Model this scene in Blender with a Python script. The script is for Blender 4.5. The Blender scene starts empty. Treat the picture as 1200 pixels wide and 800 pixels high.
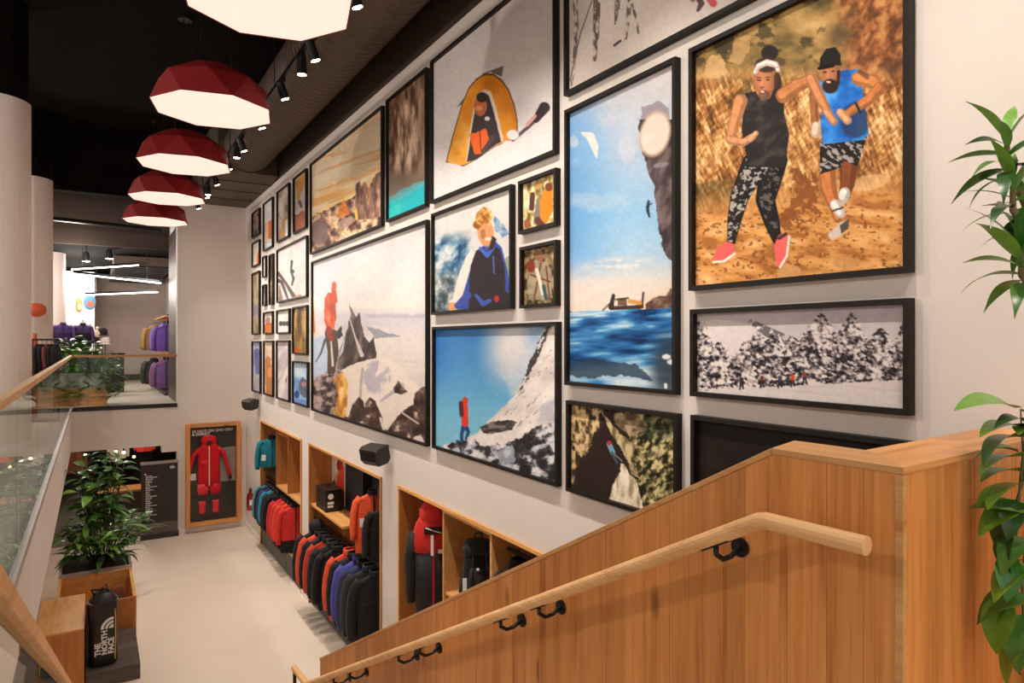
import bpy, bmesh, math, random
import numpy as np
from mathutils import Vector, Matrix, Euler

random.seed(7)
SC = bpy.context.scene
COL = SC.collection
PI = math.pi

# ------------------------------------------------------------------ camera
FPX = 775.0                       # focal length in pixels of the 1200 px wide frame
TH = math.atan(490 / 775)         # camera yaw to the right of the picture wall's direction
CT, ST = math.cos(TH), math.sin(TH)
W = 3.0                           # picture wall plane x
H = 4.287                         # camera height above the lower floor
YB = 16.386                       # back wall plane y
ZM = 2.885                        # upper floor level
cam_d = bpy.data.cameras.new('camera')
cam_d.sensor_width = 36.0
cam_d.lens = 36.0 * FPX / 1200.0
cam_d.clip_start = 0.05
cam = bpy.data.objects.new('camera', cam_d)
cam.location = (0, 0, H)
cam.rotation_euler = (PI / 2, 0, -TH)
COL.objects.link(cam)
SC.camera = cam

# ------------------------------------------------------------------ world, exposure, lamps of the hall
wd = bpy.data.worlds.new('world')
SC.world = wd
wd.use_nodes = True
bg = wd.node_tree.nodes['Background']
bg.inputs[0].default_value = (1.0, 0.93, 0.87, 1)
bg.inputs[1].default_value = 1.0
SC.view_settings.view_transform = 'Standard'
SC.view_settings.look = 'None'
SC.view_settings.gamma = 1.0
SC.view_settings.use_curve_mapping = False
SC.view_settings.exposure = 0.32

def add_light(name, kind, loc, energy, color=(1, .9, .8), rot=None, target=None, **kw):
    ld = bpy.data.lights.new(name, kind)
    ld.energy = energy
    ld.color = color
    for k, v in kw.items():
        setattr(ld, k, v)
    o = bpy.data.objects.new(name, ld)
    o.location = loc
    if target is not None:
        o.rotation_euler = (Vector(target) - Vector(loc)).to_track_quat('-Z', 'Y').to_euler()
    elif rot is not None:
        o.rotation_euler = rot
    COL.objects.link(o)
    return o

PENDANT_Y = [15.0, 12.5, 10.0, 7.48, 4.88]
PENDANT_X, PENDANT_Z = 1.05, 6.68
SPOT_Y = [-2.0, -0.8, 0.4, 1.6, 2.8, 4.0, 5.2, 6.4, 7.6, 8.8, 10.0, 11.2, 12.4, 13.6, 14.8]
WARM = (1.0, 0.88, 0.76)
# ------------------------------------------------------------------ projection helpers (photo pixel <-> place)
def ray(u, v):
    r = (u - 600) / FPX
    return (r * CT + ST, -r * ST + CT, -(v - 400) / FPX)
def onX(u, v, X):
    a = ray(u, v); t = X / a[0]
    return Vector((X, a[1] * t, H + a[2] * t))
def onY(u, v, Y):
    a = ray(u, v); t = Y / a[1]
    return Vector((a[0] * t, Y, H + a[2] * t))
def onZ(u, v, Z):
    a = ray(u, v); t = (Z - H) / a[2]
    return Vector((a[0] * t, a[1] * t, Z))
def project(X, Y, Z):
    d = X * ST + Y * CT
    return 600 + FPX * (X * CT - Y * ST) / d, 400 - FPX * (Z - H) / d

# ------------------------------------------------------------------ materials
def srgb(c):
    if isinstance(c, str):
        c = [int(c[i:i + 2], 16) for i in (0, 2, 4)]
    c = [x / 255.0 for x in c]
    return tuple(x / 12.92 if x <= .04045 else ((x + .055) / 1.055) ** 2.4 for x in c)

MATS = {}
def newmat(name):
    m = bpy.data.materials.new(name)
    m.use_nodes = True
    MATS[name] = m
    return m, m.node_tree.nodes, m.node_tree.links, m.node_tree.nodes['Principled BSDF']

def mat(name, col, rough=.55, metal=0.0, var=.08, scale=6.0, bump=0.0, bscale=40.0, spec=None, sheen=0.0):
    """plain surface with slight noise variation of its colour and optional fine relief"""
    if name in MATS:
        return MATS[name]
    m, N, L, P = newmat(name)
    c = srgb(col)
    tc = N.new('ShaderNodeTexCoord')
    nz = N.new('ShaderNodeTexNoise'); nz.inputs['Scale'].default_value = scale; nz.inputs['Detail'].default_value = 3
    L.new(tc.outputs['Object'], nz.inputs['Vector'])
    rp = N.new('ShaderNodeValToRGB')
    rp.color_ramp.elements[0].position = .3; rp.color_ramp.elements[1].position = .7
    rp.color_ramp.elements[0].color = tuple(x * (1 - var) for x in c) + (1,)
    rp.color_ramp.elements[1].color = tuple(min(1, x * (1 + var)) for x in c) + (1,)
    L.new(nz.outputs[0], rp.inputs[0]); L.new(rp.outputs[0], P.inputs['Base Color'])
    P.inputs['Roughness'].default_value = rough
    P.inputs['Metallic'].default_value = metal
    if spec is not None:
        P.inputs['Specular IOR Level'].default_value = spec
    if sheen:
        P.inputs['Sheen Weight'].default_value = sheen
    if bump:
        n2 = N.new('ShaderNodeTexNoise'); n2.inputs['Scale'].default_value = bscale; n2.inputs['Detail'].default_value = 4
        L.new(tc.outputs['Object'], n2.inputs['Vector'])
        b = N.new('ShaderNodeBump'); b.inputs['Strength'].default_value = bump; b.inputs['Distance'].default_value = .01
        L.new(n2.outputs[0], b.inputs['Height']); L.new(b.outputs[0], P.inputs['Normal'])
    return m

def emit(name, col, strength, base=None):
    if name in MATS:
        return MATS[name]
    m, N, L, P = newmat(name)
    P.inputs['Base Color'].default_value = srgb(base or col) + (1,)
    P.inputs['Emission Color'].default_value = srgb(col) + (1,)
    P.inputs['Emission Strength'].default_value = strength
    P.inputs['Roughness'].default_value = .6
    return m

def wood(name, light, mid, dark, grain=(14, 14, .9), rough=.42, knots=True, vary=.22):
    """oak: long noise grain along the axis with the small scale value, per-board tone, a few knots"""
    if name in MATS:
        return MATS[name]
    m, N, L, P = newmat(name)
    tc = N.new('ShaderNodeTexCoord'); oi = N.new('ShaderNodeObjectInfo')
    off = N.new('ShaderNodeVectorMath'); off.operation = 'MULTIPLY_ADD'
    off.inputs[1].default_value = (1, 1, 1)
    sc = N.new('ShaderNodeVectorMath'); sc.operation = 'SCALE'; sc.inputs[0].default_value = (31, 17, 23)
    L.new(oi.outputs['Random'], sc.inputs['Scale'])
    L.new(tc.outputs['Object'], off.inputs[0]); L.new(sc.outputs[0], off.inputs[2])
    mp = N.new('ShaderNodeMapping'); mp.inputs['Scale'].default_value = grain
    L.new(off.outputs[0], mp.inputs['Vector'])
    n1 = N.new('ShaderNodeTexNoise'); n1.inputs['Scale'].default_value = 1.0; n1.inputs['Detail'].default_value = 6; n1.inputs['Roughness'].default_value = .6; n1.inputs['Distortion'].default_value = .6
    L.new(mp.outputs[0], n1.inputs['Vector'])
    mp2 = N.new('ShaderNodeMapping'); mp2.inputs['Scale'].default_value = tuple(g * (7 if g > 4 else 2.5) for g in grain)
    L.new(off.outputs[0], mp2.inputs['Vector'])
    n2 = N.new('ShaderNodeTexNoise'); n2.inputs['Scale'].default_value = 1.0; n2.inputs['Detail'].default_value = 4
    L.new(mp2.outputs[0], n2.inputs['Vector'])
    mx = N.new('ShaderNodeMix'); mx.data_type = 'FLOAT'; mx.inputs[0].default_value = .38
    L.new(n1.outputs[0], mx.inputs[2]); L.new(n2.outputs[0], mx.inputs[3])
    rp = N.new('ShaderNodeValToRGB'); e = rp.color_ramp.elements
    e[0].position = .30; e[0].color = srgb(dark) + (1,)
    e[1].position = .66; e[1].color = srgb(light) + (1,)
    k = e.new(.47); k.color = srgb(mid) + (1,)
    L.new(mx.outputs[0], rp.inputs[0])
    hv = N.new('ShaderNodeHueSaturation')
    mr = N.new('ShaderNodeMapRange'); mr.inputs[3].default_value = 1 - vary; mr.inputs[4].default_value = 1 + vary * .7
    L.new(oi.outputs['Random'], mr.inputs[0]); L.new(mr.outputs[0], hv.inputs['Value'])
    L.new(rp.outputs[0], hv.inputs['Color'])
    last = hv.outputs[0]
    if knots:
        mp3 = N.new('ShaderNodeMapping'); mp3.inputs['Scale'].default_value = tuple(5.5 if g > 4 else 1.9 for g in grain)
        L.new(off.outputs[0], mp3.inputs['Vector'])
        vo = N.new('ShaderNodeTexVoronoi'); vo.inputs['Scale'].default_value = 1.0
        L.new(mp3.outputs[0], vo.inputs['Vector'])
        kr = N.new('ShaderNodeValToRGB'); kr.color_ramp.elements[0].position = .05; kr.color_ramp.elements[1].position = .16
        kr.color_ramp.elements[0].color = (.75, .75, .75, 1); kr.color_ramp.elements[1].color = (0, 0, 0, 1)
        L.new(vo.outputs['Distance'], kr.inputs[0])
        km = N.new('ShaderNodeMix'); km.data_type = 'RGBA'
        L.new(kr.outputs[0], km.inputs[0]); L.new(last, km.inputs[6])
        km.inputs[7].default_value = tuple(x * .38 for x in srgb(dark)) + (1,)
        last = km.outputs[2]
    L.new(last, P.inputs['Base Color'])
    P.inputs['Roughness'].default_value = rough
    b = N.new('ShaderNodeBump'); b.inputs['Strength'].default_value = .12; b.inputs['Distance'].default_value = .004
    L.new(mx.outputs[0], b.inputs['Height']); L.new(b.outputs[0], P.inputs['Normal'])
    return m

def glass_mat(name, tint=(.93, .97, .95), ior=1.45):
    if name in MATS:
        return MATS[name]
    m, N, L, P = newmat(name)
    N.remove(P)
    out = [n for n in N if n.type == 'OUTPUT_MATERIAL'][0]
    tr = N.new('ShaderNodeBsdfTransparent'); tr.inputs[0].default_value = tint + (1,)
    gl = N.new('ShaderNodeBsdfGlossy'); gl.inputs['Roughness'].default_value = .015
    fr = N.new('ShaderNodeFresnel'); fr.inputs[0].default_value = ior
    ge = N.new('ShaderNodeNewGeometry')            # the pane reflects on its outer faces only
    fb = N.new('ShaderNodeMath'); fb.operation = 'SUBTRACT'; fb.use_clamp = True
    L.new(fr.outputs[0], fb.inputs[0]); L.new(ge.outputs['Backfacing'], fb.inputs[1])
    mx = N.new('ShaderNodeMixShader')
    L.new(fb.outputs[0], mx.inputs[0]); L.new(tr.outputs[0], mx.inputs[1]); L.new(gl.outputs[0], mx.inputs[2])
    L.new(mx.outputs[0], out.inputs[0])
    return m

M_WALL = mat('wall_paint', (232, 222, 214), .75, var=.02, scale=2, bump=.05, bscale=120)
M_DARKWALL = mat('dark_wall_paint', (62, 48, 38), .8, var=.12, scale=3)
M_CEIL = mat('black_ceiling_paint', (18, 13, 10), .95, var=.25, scale=2, spec=.05)
M_FLOOR = mat('pale_floor', (226, 208, 190), .5, var=.03, scale=1.3, bump=.03, bscale=60)
M_MFLOOR = mat('upper_floor_finish', (226, 210, 194), .42, var=.03, scale=1.5)
M_OAK = wood('oak_boards', (228, 160, 92), (212, 138, 70), (164, 92, 40), vary=.15)
M_OAKX = wood('oak_along_x', (222, 162, 100), (206, 142, 82), (172, 108, 56), grain=(.9, 14, 14))
M_OAKY = wood('oak_along_y', (228, 176, 118), (214, 156, 96), (186, 124, 68), grain=(14, .9, 14), knots=False)
M_RAILWOOD = wood('handrail_oak', (238, 192, 138), (226, 172, 114), (200, 142, 86), grain=(20, .8, 20), knots=False, rough=.62, vary=.05)
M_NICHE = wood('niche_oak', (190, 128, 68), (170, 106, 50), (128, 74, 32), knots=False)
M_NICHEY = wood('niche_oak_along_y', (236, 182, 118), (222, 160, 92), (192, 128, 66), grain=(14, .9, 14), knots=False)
M_BLACK = mat('black_lacquer', (30, 26, 24), .35, var=.05)
M_FRAME = mat('frame_black_brown', (27, 21, 18), .5, var=.08, spec=.25)
M_METAL = mat('black_metal', (24, 23, 23), .4, metal=.3, var=.05)
M_STEEL = mat('brushed_steel', (176, 170, 164), .35, metal=.8, var=.05)
M_GREYD = mat('charcoal_laminate', (72, 66, 62), .55, var=.06)
M_WHITE = mat('white_print', (240, 236, 232), .6, var=.01)
M_GLASS = glass_mat('balustrade_glass')
M_CLEAR = glass_mat('display_glass', (.98, .98, .98), 1.3)

# ------------------------------------------------------------------ mesh helpers
def tag(o, label=None, cat=None, group=None, kind=None):
    if label: o['label'] = label
    if cat: o['category'] = cat
    if group: o['group'] = group
    if kind: o['kind'] = kind
    return o

def thing(name, label, cat, loc=(0, 0, 0), rz=0.0, group=None):
    o = bpy.data.objects.new(name, None)
    o.empty_display_size = .1
    o.location = loc; o.rotation_euler = (0, 0, rz)
    COL.objects.link(o)
    return tag(o, label, cat, group)

def link(name, me, parent=None, loc=(0, 0, 0), rot=(0, 0, 0), scale=(1, 1, 1)):
    o = bpy.data.objects.new(name, me)
    o.location = loc; o.rotation_euler = rot; o.scale = scale
    COL.objects.link(o)
    if parent is not None:
        o.parent = parent
    return o

class MB:
    """collects shapes; build() links them as ONE mesh object"""
    def __init__(s):
        s.v = []; s.f = []; s.mi = []; s.m = 0
    def add(s, vs, fs):
        b = len(s.v)
        s.v += [tuple(p) for p in vs]
        for f in fs:
            s.f.append(tuple(i + b for i in f)); s.mi.append(s.m)
        return s
    def box(s, x0, x1, y0, y1, z0, z1):
        if x0 > x1: x0, x1 = x1, x0
        if y0 > y1: y0, y1 = y1, y0
        if z0 > z1: z0, z1 = z1, z0
        vs = [(x, y, z) for z in (z0, z1) for y in (y0, y1) for x in (x0, x1)]
        return s.add(vs, [(0, 2, 3, 1), (4, 5, 7, 6), (0, 1, 5, 4), (2, 6, 7, 3), (0, 4, 6, 2), (1, 3, 7, 5)])
    def prism(s, pts, d):
        """pts: planar loop, d: extrusion vector"""
        n = len(pts); d = Vector(d)
        vs = [Vector(p) for p in pts] + [Vector(p) + d for p in pts]
        fs = [tuple(range(n))[::-1], tuple(range(n, 2 * n))]
        fs += [(i, (i + 1) % n, (i + 1) % n + n, i + n) for i in range(n)]
        return s.add(vs, fs)
    def loft(s, rings, cap=True, closed=True):
        n = len(rings[0]); vs = []; fs = []
        for r in rings: vs += list(r)
        for k in range(len(rings) - 1):
            for i in range(n if closed else n - 1):
                j = (i + 1) % n
                fs.append((k * n + i, k * n + j, (k + 1) * n + j, (k + 1) * n + i))
        if cap:
            fs.append(tuple(range(n))[::-1]); fs.append(tuple(range((len(rings) - 1) * n, len(rings) * n)))
        return s.add(vs, fs)
    def tube(s, pts, r, n=8, cap=True):
        pts = [Vector(p) for p in pts]
        rs = r if isinstance(r, (list, tuple)) else [r] * len(pts)
        rings = []; up = None
        for i, p in enumerate(pts):
            t = (pts[min(i + 1, len(pts) - 1)] - pts[max(i - 1, 0)]).normalized()
            if up is None:
                a = Vector((0, 0, 1)) if abs(t.z) < .9 else Vector((1, 0, 0))
                up = t.cross(a).normalized()
            else:
                up = (up - t * up.dot(t)).normalized()
            b = t.cross(up)
            rings.append([p + (up * math.cos(2 * PI * k / n) + b * math.sin(2 * PI * k / n)) * rs[i] for k in range(n)])
        return s.loft(rings, cap)
    def lathe(s, prof, n=16, c=(0, 0, 0), cap=True):
        rings = [[(c[0] + r * math.cos(2 * PI * k / n), c[1] + r * math.sin(2 * PI * k / n), c[2] + z) for k in range(n)] for r, z in prof]
        return s.loft(rings, cap)
    def ball(s, c, rx, ry=None, rz=None, n=10, m=6):
        ry = ry or rx; rz = rz or rx
        rings = []
        for j in range(m + 1):
            a = -PI / 2 + PI * (j + .001) / (m + .002)
            rings.append([(c[0] + rx * math.cos(a) * math.cos(2 * PI * k / n), c[1] + ry * math.cos(a) * math.sin(2 * PI * k / n), c[2] + rz * math.sin(a)) for k in range(n)])
        return s.loft(rings, True)
    def mesh(s, name, mats, smooth=False):
        me = bpy.data.meshes.new(name)
        me.from_pydata(s.v, [], s.f)
        for m in (mats if isinstance(mats, (list, tuple)) else [mats]):
            me.materials.append(m)
        if s.m:
            me.polygons.foreach_set('material_index', s.mi)
        bm = bmesh.new(); bm.from_mesh(me)
        bmesh.ops.recalc_face_normals(bm, faces=bm.faces)
        bm.to_mesh(me); bm.free()
        if smooth:
            me.polygons.foreach_set('use_smooth', [True] * len(me.polygons))
        me.update()
        return me
    def build(s, name, mats, parent=None, smooth=False, world=False, bevel=0.0, subsurf=0, rot=(0, 0, 0), loc=(0, 0, 0)):
        if world and parent is not None:
            mi = (Matrix.Translation(parent.location) @ parent.rotation_euler.to_matrix().to_4x4()).inverted()
            s.v = [tuple(mi @ Vector(p)) for p in s.v]
        o = link(name, s.mesh(name, mats, smooth), parent, loc=loc, rot=rot)
        if bevel:
            b = o.modifiers.new('bevel', 'BEVEL'); b.width = bevel; b.segments = 2; b.limit_method = 'ANGLE'
        if subsurf:
            q = o.modifiers.new('smooth', 'SUBSURF'); q.levels = subsurf; q.render_levels = subsurf
        return o

def struct(name, mb, m, label=None, cat=None, **kw):
    o = mb.build(name, m, **kw)
    o['kind'] = 'structure'
    if label: o['label'] = label
    if cat: o['category'] = cat
    return o

def boxes(*bs):
    mb = MB()
    for b in bs: mb.box(*b)
    return mb

def text_mesh(name, body, size, material, parent, loc, rot, extrude=.002, align='LEFT', bold=0.0, space=1.0, line=1.0):
    cu = bpy.data.curves.new(name, 'FONT')
    cu.body = body; cu.size = size; cu.extrude = extrude; cu.align_x = align; cu.offset = bold
    cu.space_character = space; cu.space_line = line; cu.resolution_u = 2
    tmp = bpy.data.objects.new(name + '_tmp', cu)
    COL.objects.link(tmp)
    bpy.context.view_layer.update()
    me = bpy.data.meshes.new_from_object(tmp.evaluated_get(bpy.context.evaluated_depsgraph_get()))
    bpy.data.objects.remove(tmp)
    me.materials.clear(); me.materials.append(material)
    return link(name, me, parent, loc=loc, rot=rot)
# ------------------------------------------------------------------ the hall
ZT = 7.40      # height where the white paint stops
ZCEIL = 8.7
BAYS = [(11.45, 14.72), (7.74, 10.98), (3.95, 7.20)]     # niche openings in the picture wall (y range)
ZBAY = 2.62
fl = struct('floor', boxes((-6, 3.8, -5, 26, -.15, 0)), M_FLOOR, 'pale beige smooth floor of the lower level', 'floor')
wr = MB()
wr.box(W, W + .62, -5, YB, ZBAY, ZT)
prev = YB
for y0, y1 in BAYS:
    wr.box(W, W + .62, y1, prev, 0, ZBAY); prev = y0
wr.box(W, W + .62, -5, prev, 0, ZBAY)
wr.box(W + .60, W + .62, -5, YB, 0, ZBAY)
struct('wall_right', wr, M_WALL, 'tall white wall hung with framed photographs above three niches', 'wall')
struct('wall_right_upper', boxes((W - .0, W + .62, -5, YB, ZT, ZCEIL)), M_DARKWALL, 'dark brown band above the white picture wall', 'wall')
wb = boxes((1.57, W + .62, YB, YB + .3, 0, ZT), (-.40, 1.57, YB, YB + .3, 2.0, ZM - .05), (1.262, 1.57, YB, YB + .3, 1.85, 2.0))
struct('wall_back', wb, M_WALL, 'white end wall with display case and lower doorway', 'wall')
struct('wall_back_upper', boxes((-9, W + .62, YB + .02, YB + .3, ZT, ZCEIL)), M_CEIL, 'black painted upper end wall', 'wall')
struct('ceiling', boxes((-10, 3.7, -5, 30, ZCEIL, ZCEIL + .1)), M_CEIL, 'black painted high ceiling', 'ceiling')
struct('baseboard_right', boxes((W - .015, W, 14.74, YB, 0, .10), (W - .015, W, 11.0, 11.43, 0, .10), (W - .015, W, 7.22, 7.72, 0, .10)), M_WHITE)
struct('baseboard_back', boxes((1.60, W - .015, YB - .015, YB, 0, .10)), M_WHITE)
# upper floor: left gallery and the shop behind the end wall
struct('floor_upper', boxes((-9, -.45, -5, 29, ZM - .3, ZM), (-.40, 3.6, YB + .02, 29, ZM - .3, ZM)), M_MFLOOR, 'pale floor of the upper gallery', 'floor')
struct('trim_1', boxes((-.40, 1.57, YB - .02, YB + .02, ZM - .05, ZM + .012)), M_BLACK, 'thin dark edge strip of the upper floor', 'trim')
struct('wall_left_fascia', boxes((-.45, -.40, -5, YB - .002, 2.0, ZM - .012), (-.9, -.5, -5, YB, 2.0, 2.08)), M_WALL, 'white fascia of the left gallery under the glass', 'wall')
struct('wall_left_lower', boxes((-1.0, -.9, 0, YB + .3, 0, 2.0)), M_WALL, 'white wall under the left gallery', 'wall')
struct('wall_left_upper', boxes((-9.2, -9, -5, 29, ZM, ZCEIL)), M_WALL, 'far white wall of the left gallery', 'wall')
struct('trim_2', boxes((-.46, -.375, 1.0, YB - .02, ZM - .012, ZM + .05)), mat('shoe_grey', (190, 178, 170), .4), 'steel shoe channel under the gallery glass', 'trim')

# round columns on the left gallery
def column(loc, label):
    t = thing('column', label, 'column', (loc[0], loc[1], ZM))
    t['kind'] = 'structure'
    MB().lathe([(.40, 0), (.40, ZT - ZM)], 40).build('shaft', M_COLUMN, t, smooth=False)
    MB().lathe([(.37, ZT - ZM), (.37, ZCEIL - ZM)], 32).build('column_head', M_CEIL, t)
    MB().lathe([(.41, 0), (.41, .1)], 40).build('base_ring', M_WHITE, t)
M_COLUMN = mat('column_plaster', (226, 212, 202), .7, var=.02)
column((-1.10, 10.81), 'thick pale round column nearest the stairs on the gallery')
column((-1.07, 15.67), 'middle pale round column of the gallery row')
column((-1.03, 21.09), 'pale round column furthest inside the upper shop')

# ------------------------------------------------------------------ stairs behind the oak guard
RZG = math.radians(2.67)
GC = Vector((1.81, .927, 0))
def gprof(y):
    return 3.955 if y < .386 else 3.955 - .5475 * (y - .386)
GEND = 4.60
st = thing('staircase', 'pale stair flight descending beside the oak guard', 'stairs', (0, 0, 0))
nst = 13
for i in range(nst):
    y0 = 1.25 + i * .32
    z = ZM - (i + 1) * (ZM - .6) / nst
    boxes((-.08, 1.60, y0, y0 + .335, z - .2, z)).build('step', M_FLOOR, st)
boxes((-.08, 1.56, 1.25 + nst * .32, 6.7, .45, .6)).build('landing', M_FLOOR, st)
boxes((-.08, 1.54, 6.7, 7.0, .25, .4)).build('step', M_FLOOR, st)
boxes((-.08, 1.52, 7.0, 7.3, 0, .2)).build('step', M_FLOOR, st)
struct('floor_landing', boxes((-.38, 3.0, -5, .90, ZM - .3, ZM)), M_MFLOOR, 'upper landing at the head of the stairs', 'floor')

g = thing('stair_guard', 'solid oak stair guard wall with vertical boards and level landing corner', 'guard wall', GC, RZG)
core = MB()
core.prism([(.018, .02, .0), (.018, GEND - .018, 0), (.018, GEND - .018, gprof(GEND) - .022), (.018, .386, 3.955 - .022), (.018, .02, 3.955 - .022)], (.182, 0, 0))
core.box(.2, 1.15, .018, .2, 0, 3.933)
core.build('core', M_NICHE, g)
PW = .118
edges = [0.0]
rr = random.Random(3)
while edges[-1] < GEND - .1:
    edges.append(edges[-1] + rr.choice((.085, .105, .125, .15)))
edges[-1] = GEND
for a, b in zip(edges[:-1], edges[1:]):
    a2, b2 = a + .0006, b - .0006
    pts = [(0, a2, 0), (0, b2, 0), (0, b2, gprof(b2) - .022)]
    if a2 < .386 < b2: pts.append((0, .386, 3.955 - .022))
    pts.append((0, a2, gprof(a2) - .022))
    dx = rr.uniform(0, .0012)
    MB().prism([(p[0] + dx, p[1], p[2]) for p in pts], (.0175 - dx, 0, 0)).build('plank', M_OAK, g)
xe = [0.0]
while xe[-1] < 1.1:
    xe.append(xe[-1] + rr.choice((.09, .11, .13)))
xe[-1] = 1.15
for a, b in zip(xe[:-1], xe[1:]):
    dy = rr.uniform(0, .0012)
    boxes((a + .0006 + (.0185 if a == 0 else 0), b - .0006, dy, .0175, 0, 3.933)).build('plank', M_OAK, g)
boxes((.019, .2, GEND - .017, GEND, 0, gprof(GEND) - .022)).build('plank', M_OAK, g)
# corner edge strip, then the caps (level L and the sloping run)
boxes((-.002, .018, -.002, .0185, 0, 3.933)).build('corner_strip', M_OAKY, g)
cap = MB()
cap.prism([(-.004, -.004, 3.934), (.2, .2, 3.934), (.2, .386 + .05, 3.934), (-.004, .386, 3.934)], (0, 0, .021))
cap.build('cap_board', M_OAKY, g, bevel=.002)
cap = MB(); cap.prism([(-.004, -.004, 3.934), (1.15, -.004, 3.934), (1.15, .2, 3.934), (.2, .2, 3.934)], (0, 0, .021))
cap.build('cap_board', M_OAKX, g, bevel=.002)
cap = MB()
def slab(y0, y1):
    return [(-.004, y0, gprof(y0) - .021), (-.004, y1, gprof(y1) - .021), (-.004, y1, gprof(y1)), (-.004, y0, gprof(y0))]
cap.prism(slab(.388, GEND + .004), (.204, 0, 0))
cap.build('cap_board', M_OAKY, g, bevel=.002)

# handrail on the guard
hr = thing('handrail', 'round light oak handrail on black brackets along the oak guard', 'handrail', GC, RZG)
HX = -.125
def hprof(y):
    return 3.76 if y < .335 else 3.76 - .5400 * (y - .335)
rail = MB(); rail.tube([(HX, .03, 3.76), (HX, .325, 3.76), (HX, .345, hprof(.345)), (HX, 4.545, hprof(4.545)), (HX, 4.565, hprof(4.565) + .003), (HX, 4.90, hprof(4.565) + .003)], .0255, 14)
rail.build('rail', M_RAILWOOD, hr, smooth=False)
boxes((HX - .012, HX + .012, 4.872, 4.896, .6, hprof(4.565) - .02)).build('end_post', M_METAL, hr)
def bracket(y):
    z = hprof(y)
    mb = MB()
    mb.loft([[( .0, y + .032 * math.cos(2 * PI * k / 16), z - .055 + .032 * math.sin(2 * PI * k / 16)) for k in range(16)],
             [(-.008, y + .032 * math.cos(2 * PI * k / 16), z - .055 + .032 * math.sin(2 * PI * k / 16)) for k in range(16)]])
    b = mb.build('bracket', M_METAL, hr)
    a = MB(); a.tube([(-.006, y, z - .055), (-.05, y, z - .075), (-.09, y, z - .078), (HX, y, z - .055), (HX, y, z - .03)], .009, 8)
    a.build('bracket_arm', M_METAL, b, smooth=True)
    s = -.54 if y > .335 else 0
    p = MB(); p.prism([(HX - .011, y - .05, z - .031 - s * .05 * 0 + .05 * .54 * (1 if y > .335 else 0)), (HX - .011, y + .05, z - .031 - .05 * .54 * (1 if y > .335 else 0)),
                       (HX - .011, y + .05, z - .024 - .05 * .54 * (1 if y > .335 else 0)), (HX - .011, y - .05, z - .024 + .05 * .54 * (1 if y > .335 else 0))], (.022, 0, 0))
    p.build('saddle', M_METAL, b)
for u in (868, 658, 612, 515, 489, 430, 410, 372):
    a = ray(u, 640)
    k = math.tan(RZG)
    t = (GC.x + k * GC.y) / (a[0] + k * a[1])
    bracket(Vector((a[0] * t - GC.x, a[1] * t - GC.y)).length)

# sloping oak rail on the left side of the stairs
lr = thing('stair_rail', 'square oak rail on glass sloping down the open side of the stairs', 'handrail', (-.17, 1.469, 0))
def lz(y): return 3.902 - .4825 * (y)
m = MB(); m.prism([(-.030, -.6, lz(-.6)), (.030, -.6, lz(-.6)), (.030, -.6, lz(-.6) - .05), (-.030, -.6, lz(-.6) - .05)], (0, 5.0, -.4825 * 5.0))
m.build('rail', M_RAILWOOD, lr, bevel=.004)
m = MB(); m.prism([(-.007, -.5, lz(-.5) - .05), (.007, -.5, lz(-.5) - .05), (.007, -.5, lz(-.5) - .9), (-.007, -.5, lz(-.5) - .9)], (0, 4.8, -.4825 * 4.8))
m.build('glass_panel', M_GLASS, lr)
m = MB(); m.prism([(-.034, -.6, lz(-.6) - .0505), (-.008, -.6, lz(-.6) - .0505), (-.008, -.6, lz(-.6) - .075), (-.034, -.6, lz(-.6) - .075)], (0, 5.0, -.4825 * 5.0))
m.build('channel', M_METAL, lr)

# ------------------------------------------------------------------ gallery balustrades
bl = thing('glass_balustrade', 'long glass balustrade with oak rail along the left gallery edge', 'balustrade', (-.40, 1.0, ZM))
cuts = [1.0, 3.2, 5.07, 6.93, 8.93, 10.9, 12.8, 14.6, YB - .02]
for a, b in zip(cuts[:-1], cuts[1:]):
    boxes((-.406, -.394, a + .004, b - .004, ZM + .05, H - .335)).build('glass_panel', M_GLASS, bl, world=True)
boxes((-.428, -.372, 1.0, YB + .03, H - .334, H - .285)).build('rail', M_RAILWOOD, bl, world=True, bevel=.006)
bf = thing('glass_balustrade', 'short glass balustrade with thin oak rail before the upper shop', 'balustrade', (.6, YB + .06, ZM))
cx = [-.36, .30, .95, 1.565]
for a, b in zip(cx[:-1], cx[1:]):
    boxes((a + .004, b - .004, YB + .054, YB + .066, ZM + .03, H - .335)).build('glass_panel', M_GLASS, bf, world=True)
boxes((-.37, 1.565, YB + .032, YB + .088, H - .334, H - .285)).build('rail', M_OAKX, bf, world=True, bevel=.006)
boxes((-.36, 1.565, YB + .04, YB + .08, ZM, ZM + .03)).build('shoe', M_METAL, bf, world=True)

# ------------------------------------------------------------------ duct, track, pendants
M_DUCT = mat('painted_duct', (78, 62, 50), .55, var=.1, scale=2)
du = thing('air_duct', 'big dark brown spiral duct running above the picture wall', 'duct', (2.42, 6, 7.86))
def ring(y, r): return [(r * math.cos(2 * PI * k / 32), y, r * math.sin(2 * PI * k / 32)) for k in range(32)]
rings = []; y = -8.0
while y < 7.0:
    rings += [ring(y, .42), ring(y + .045, .42), ring(y + .06, .430), ring(y + .08, .430), ring(y + .095, .42)]; y += .13
MB().loft(rings).build('spiral_pipe', M_DUCT, du, smooth=False)
MB().loft([ring(7.0, .45), ring(7.1, .45)]).build('collar', M_DUCT, du)
pb = MB()
pb.loft([[(-.50, 7.1, -.42), (.55, 7.1, -.42), (.55, 7.1, .42), (-.50, 7.1, .42)], [(-.56, 7.7, -.46), (.57, 7.7, -.46), (.57, 7.7, .46), (-.56, 7.7, .46)], [(-.56, 10.36, -.46), (.57, 10.36, -.46), (.57, 10.36, .46), (-.56, 10.36, .46)]])
pb.build('plenum_box', M_DUCT, du)
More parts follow.
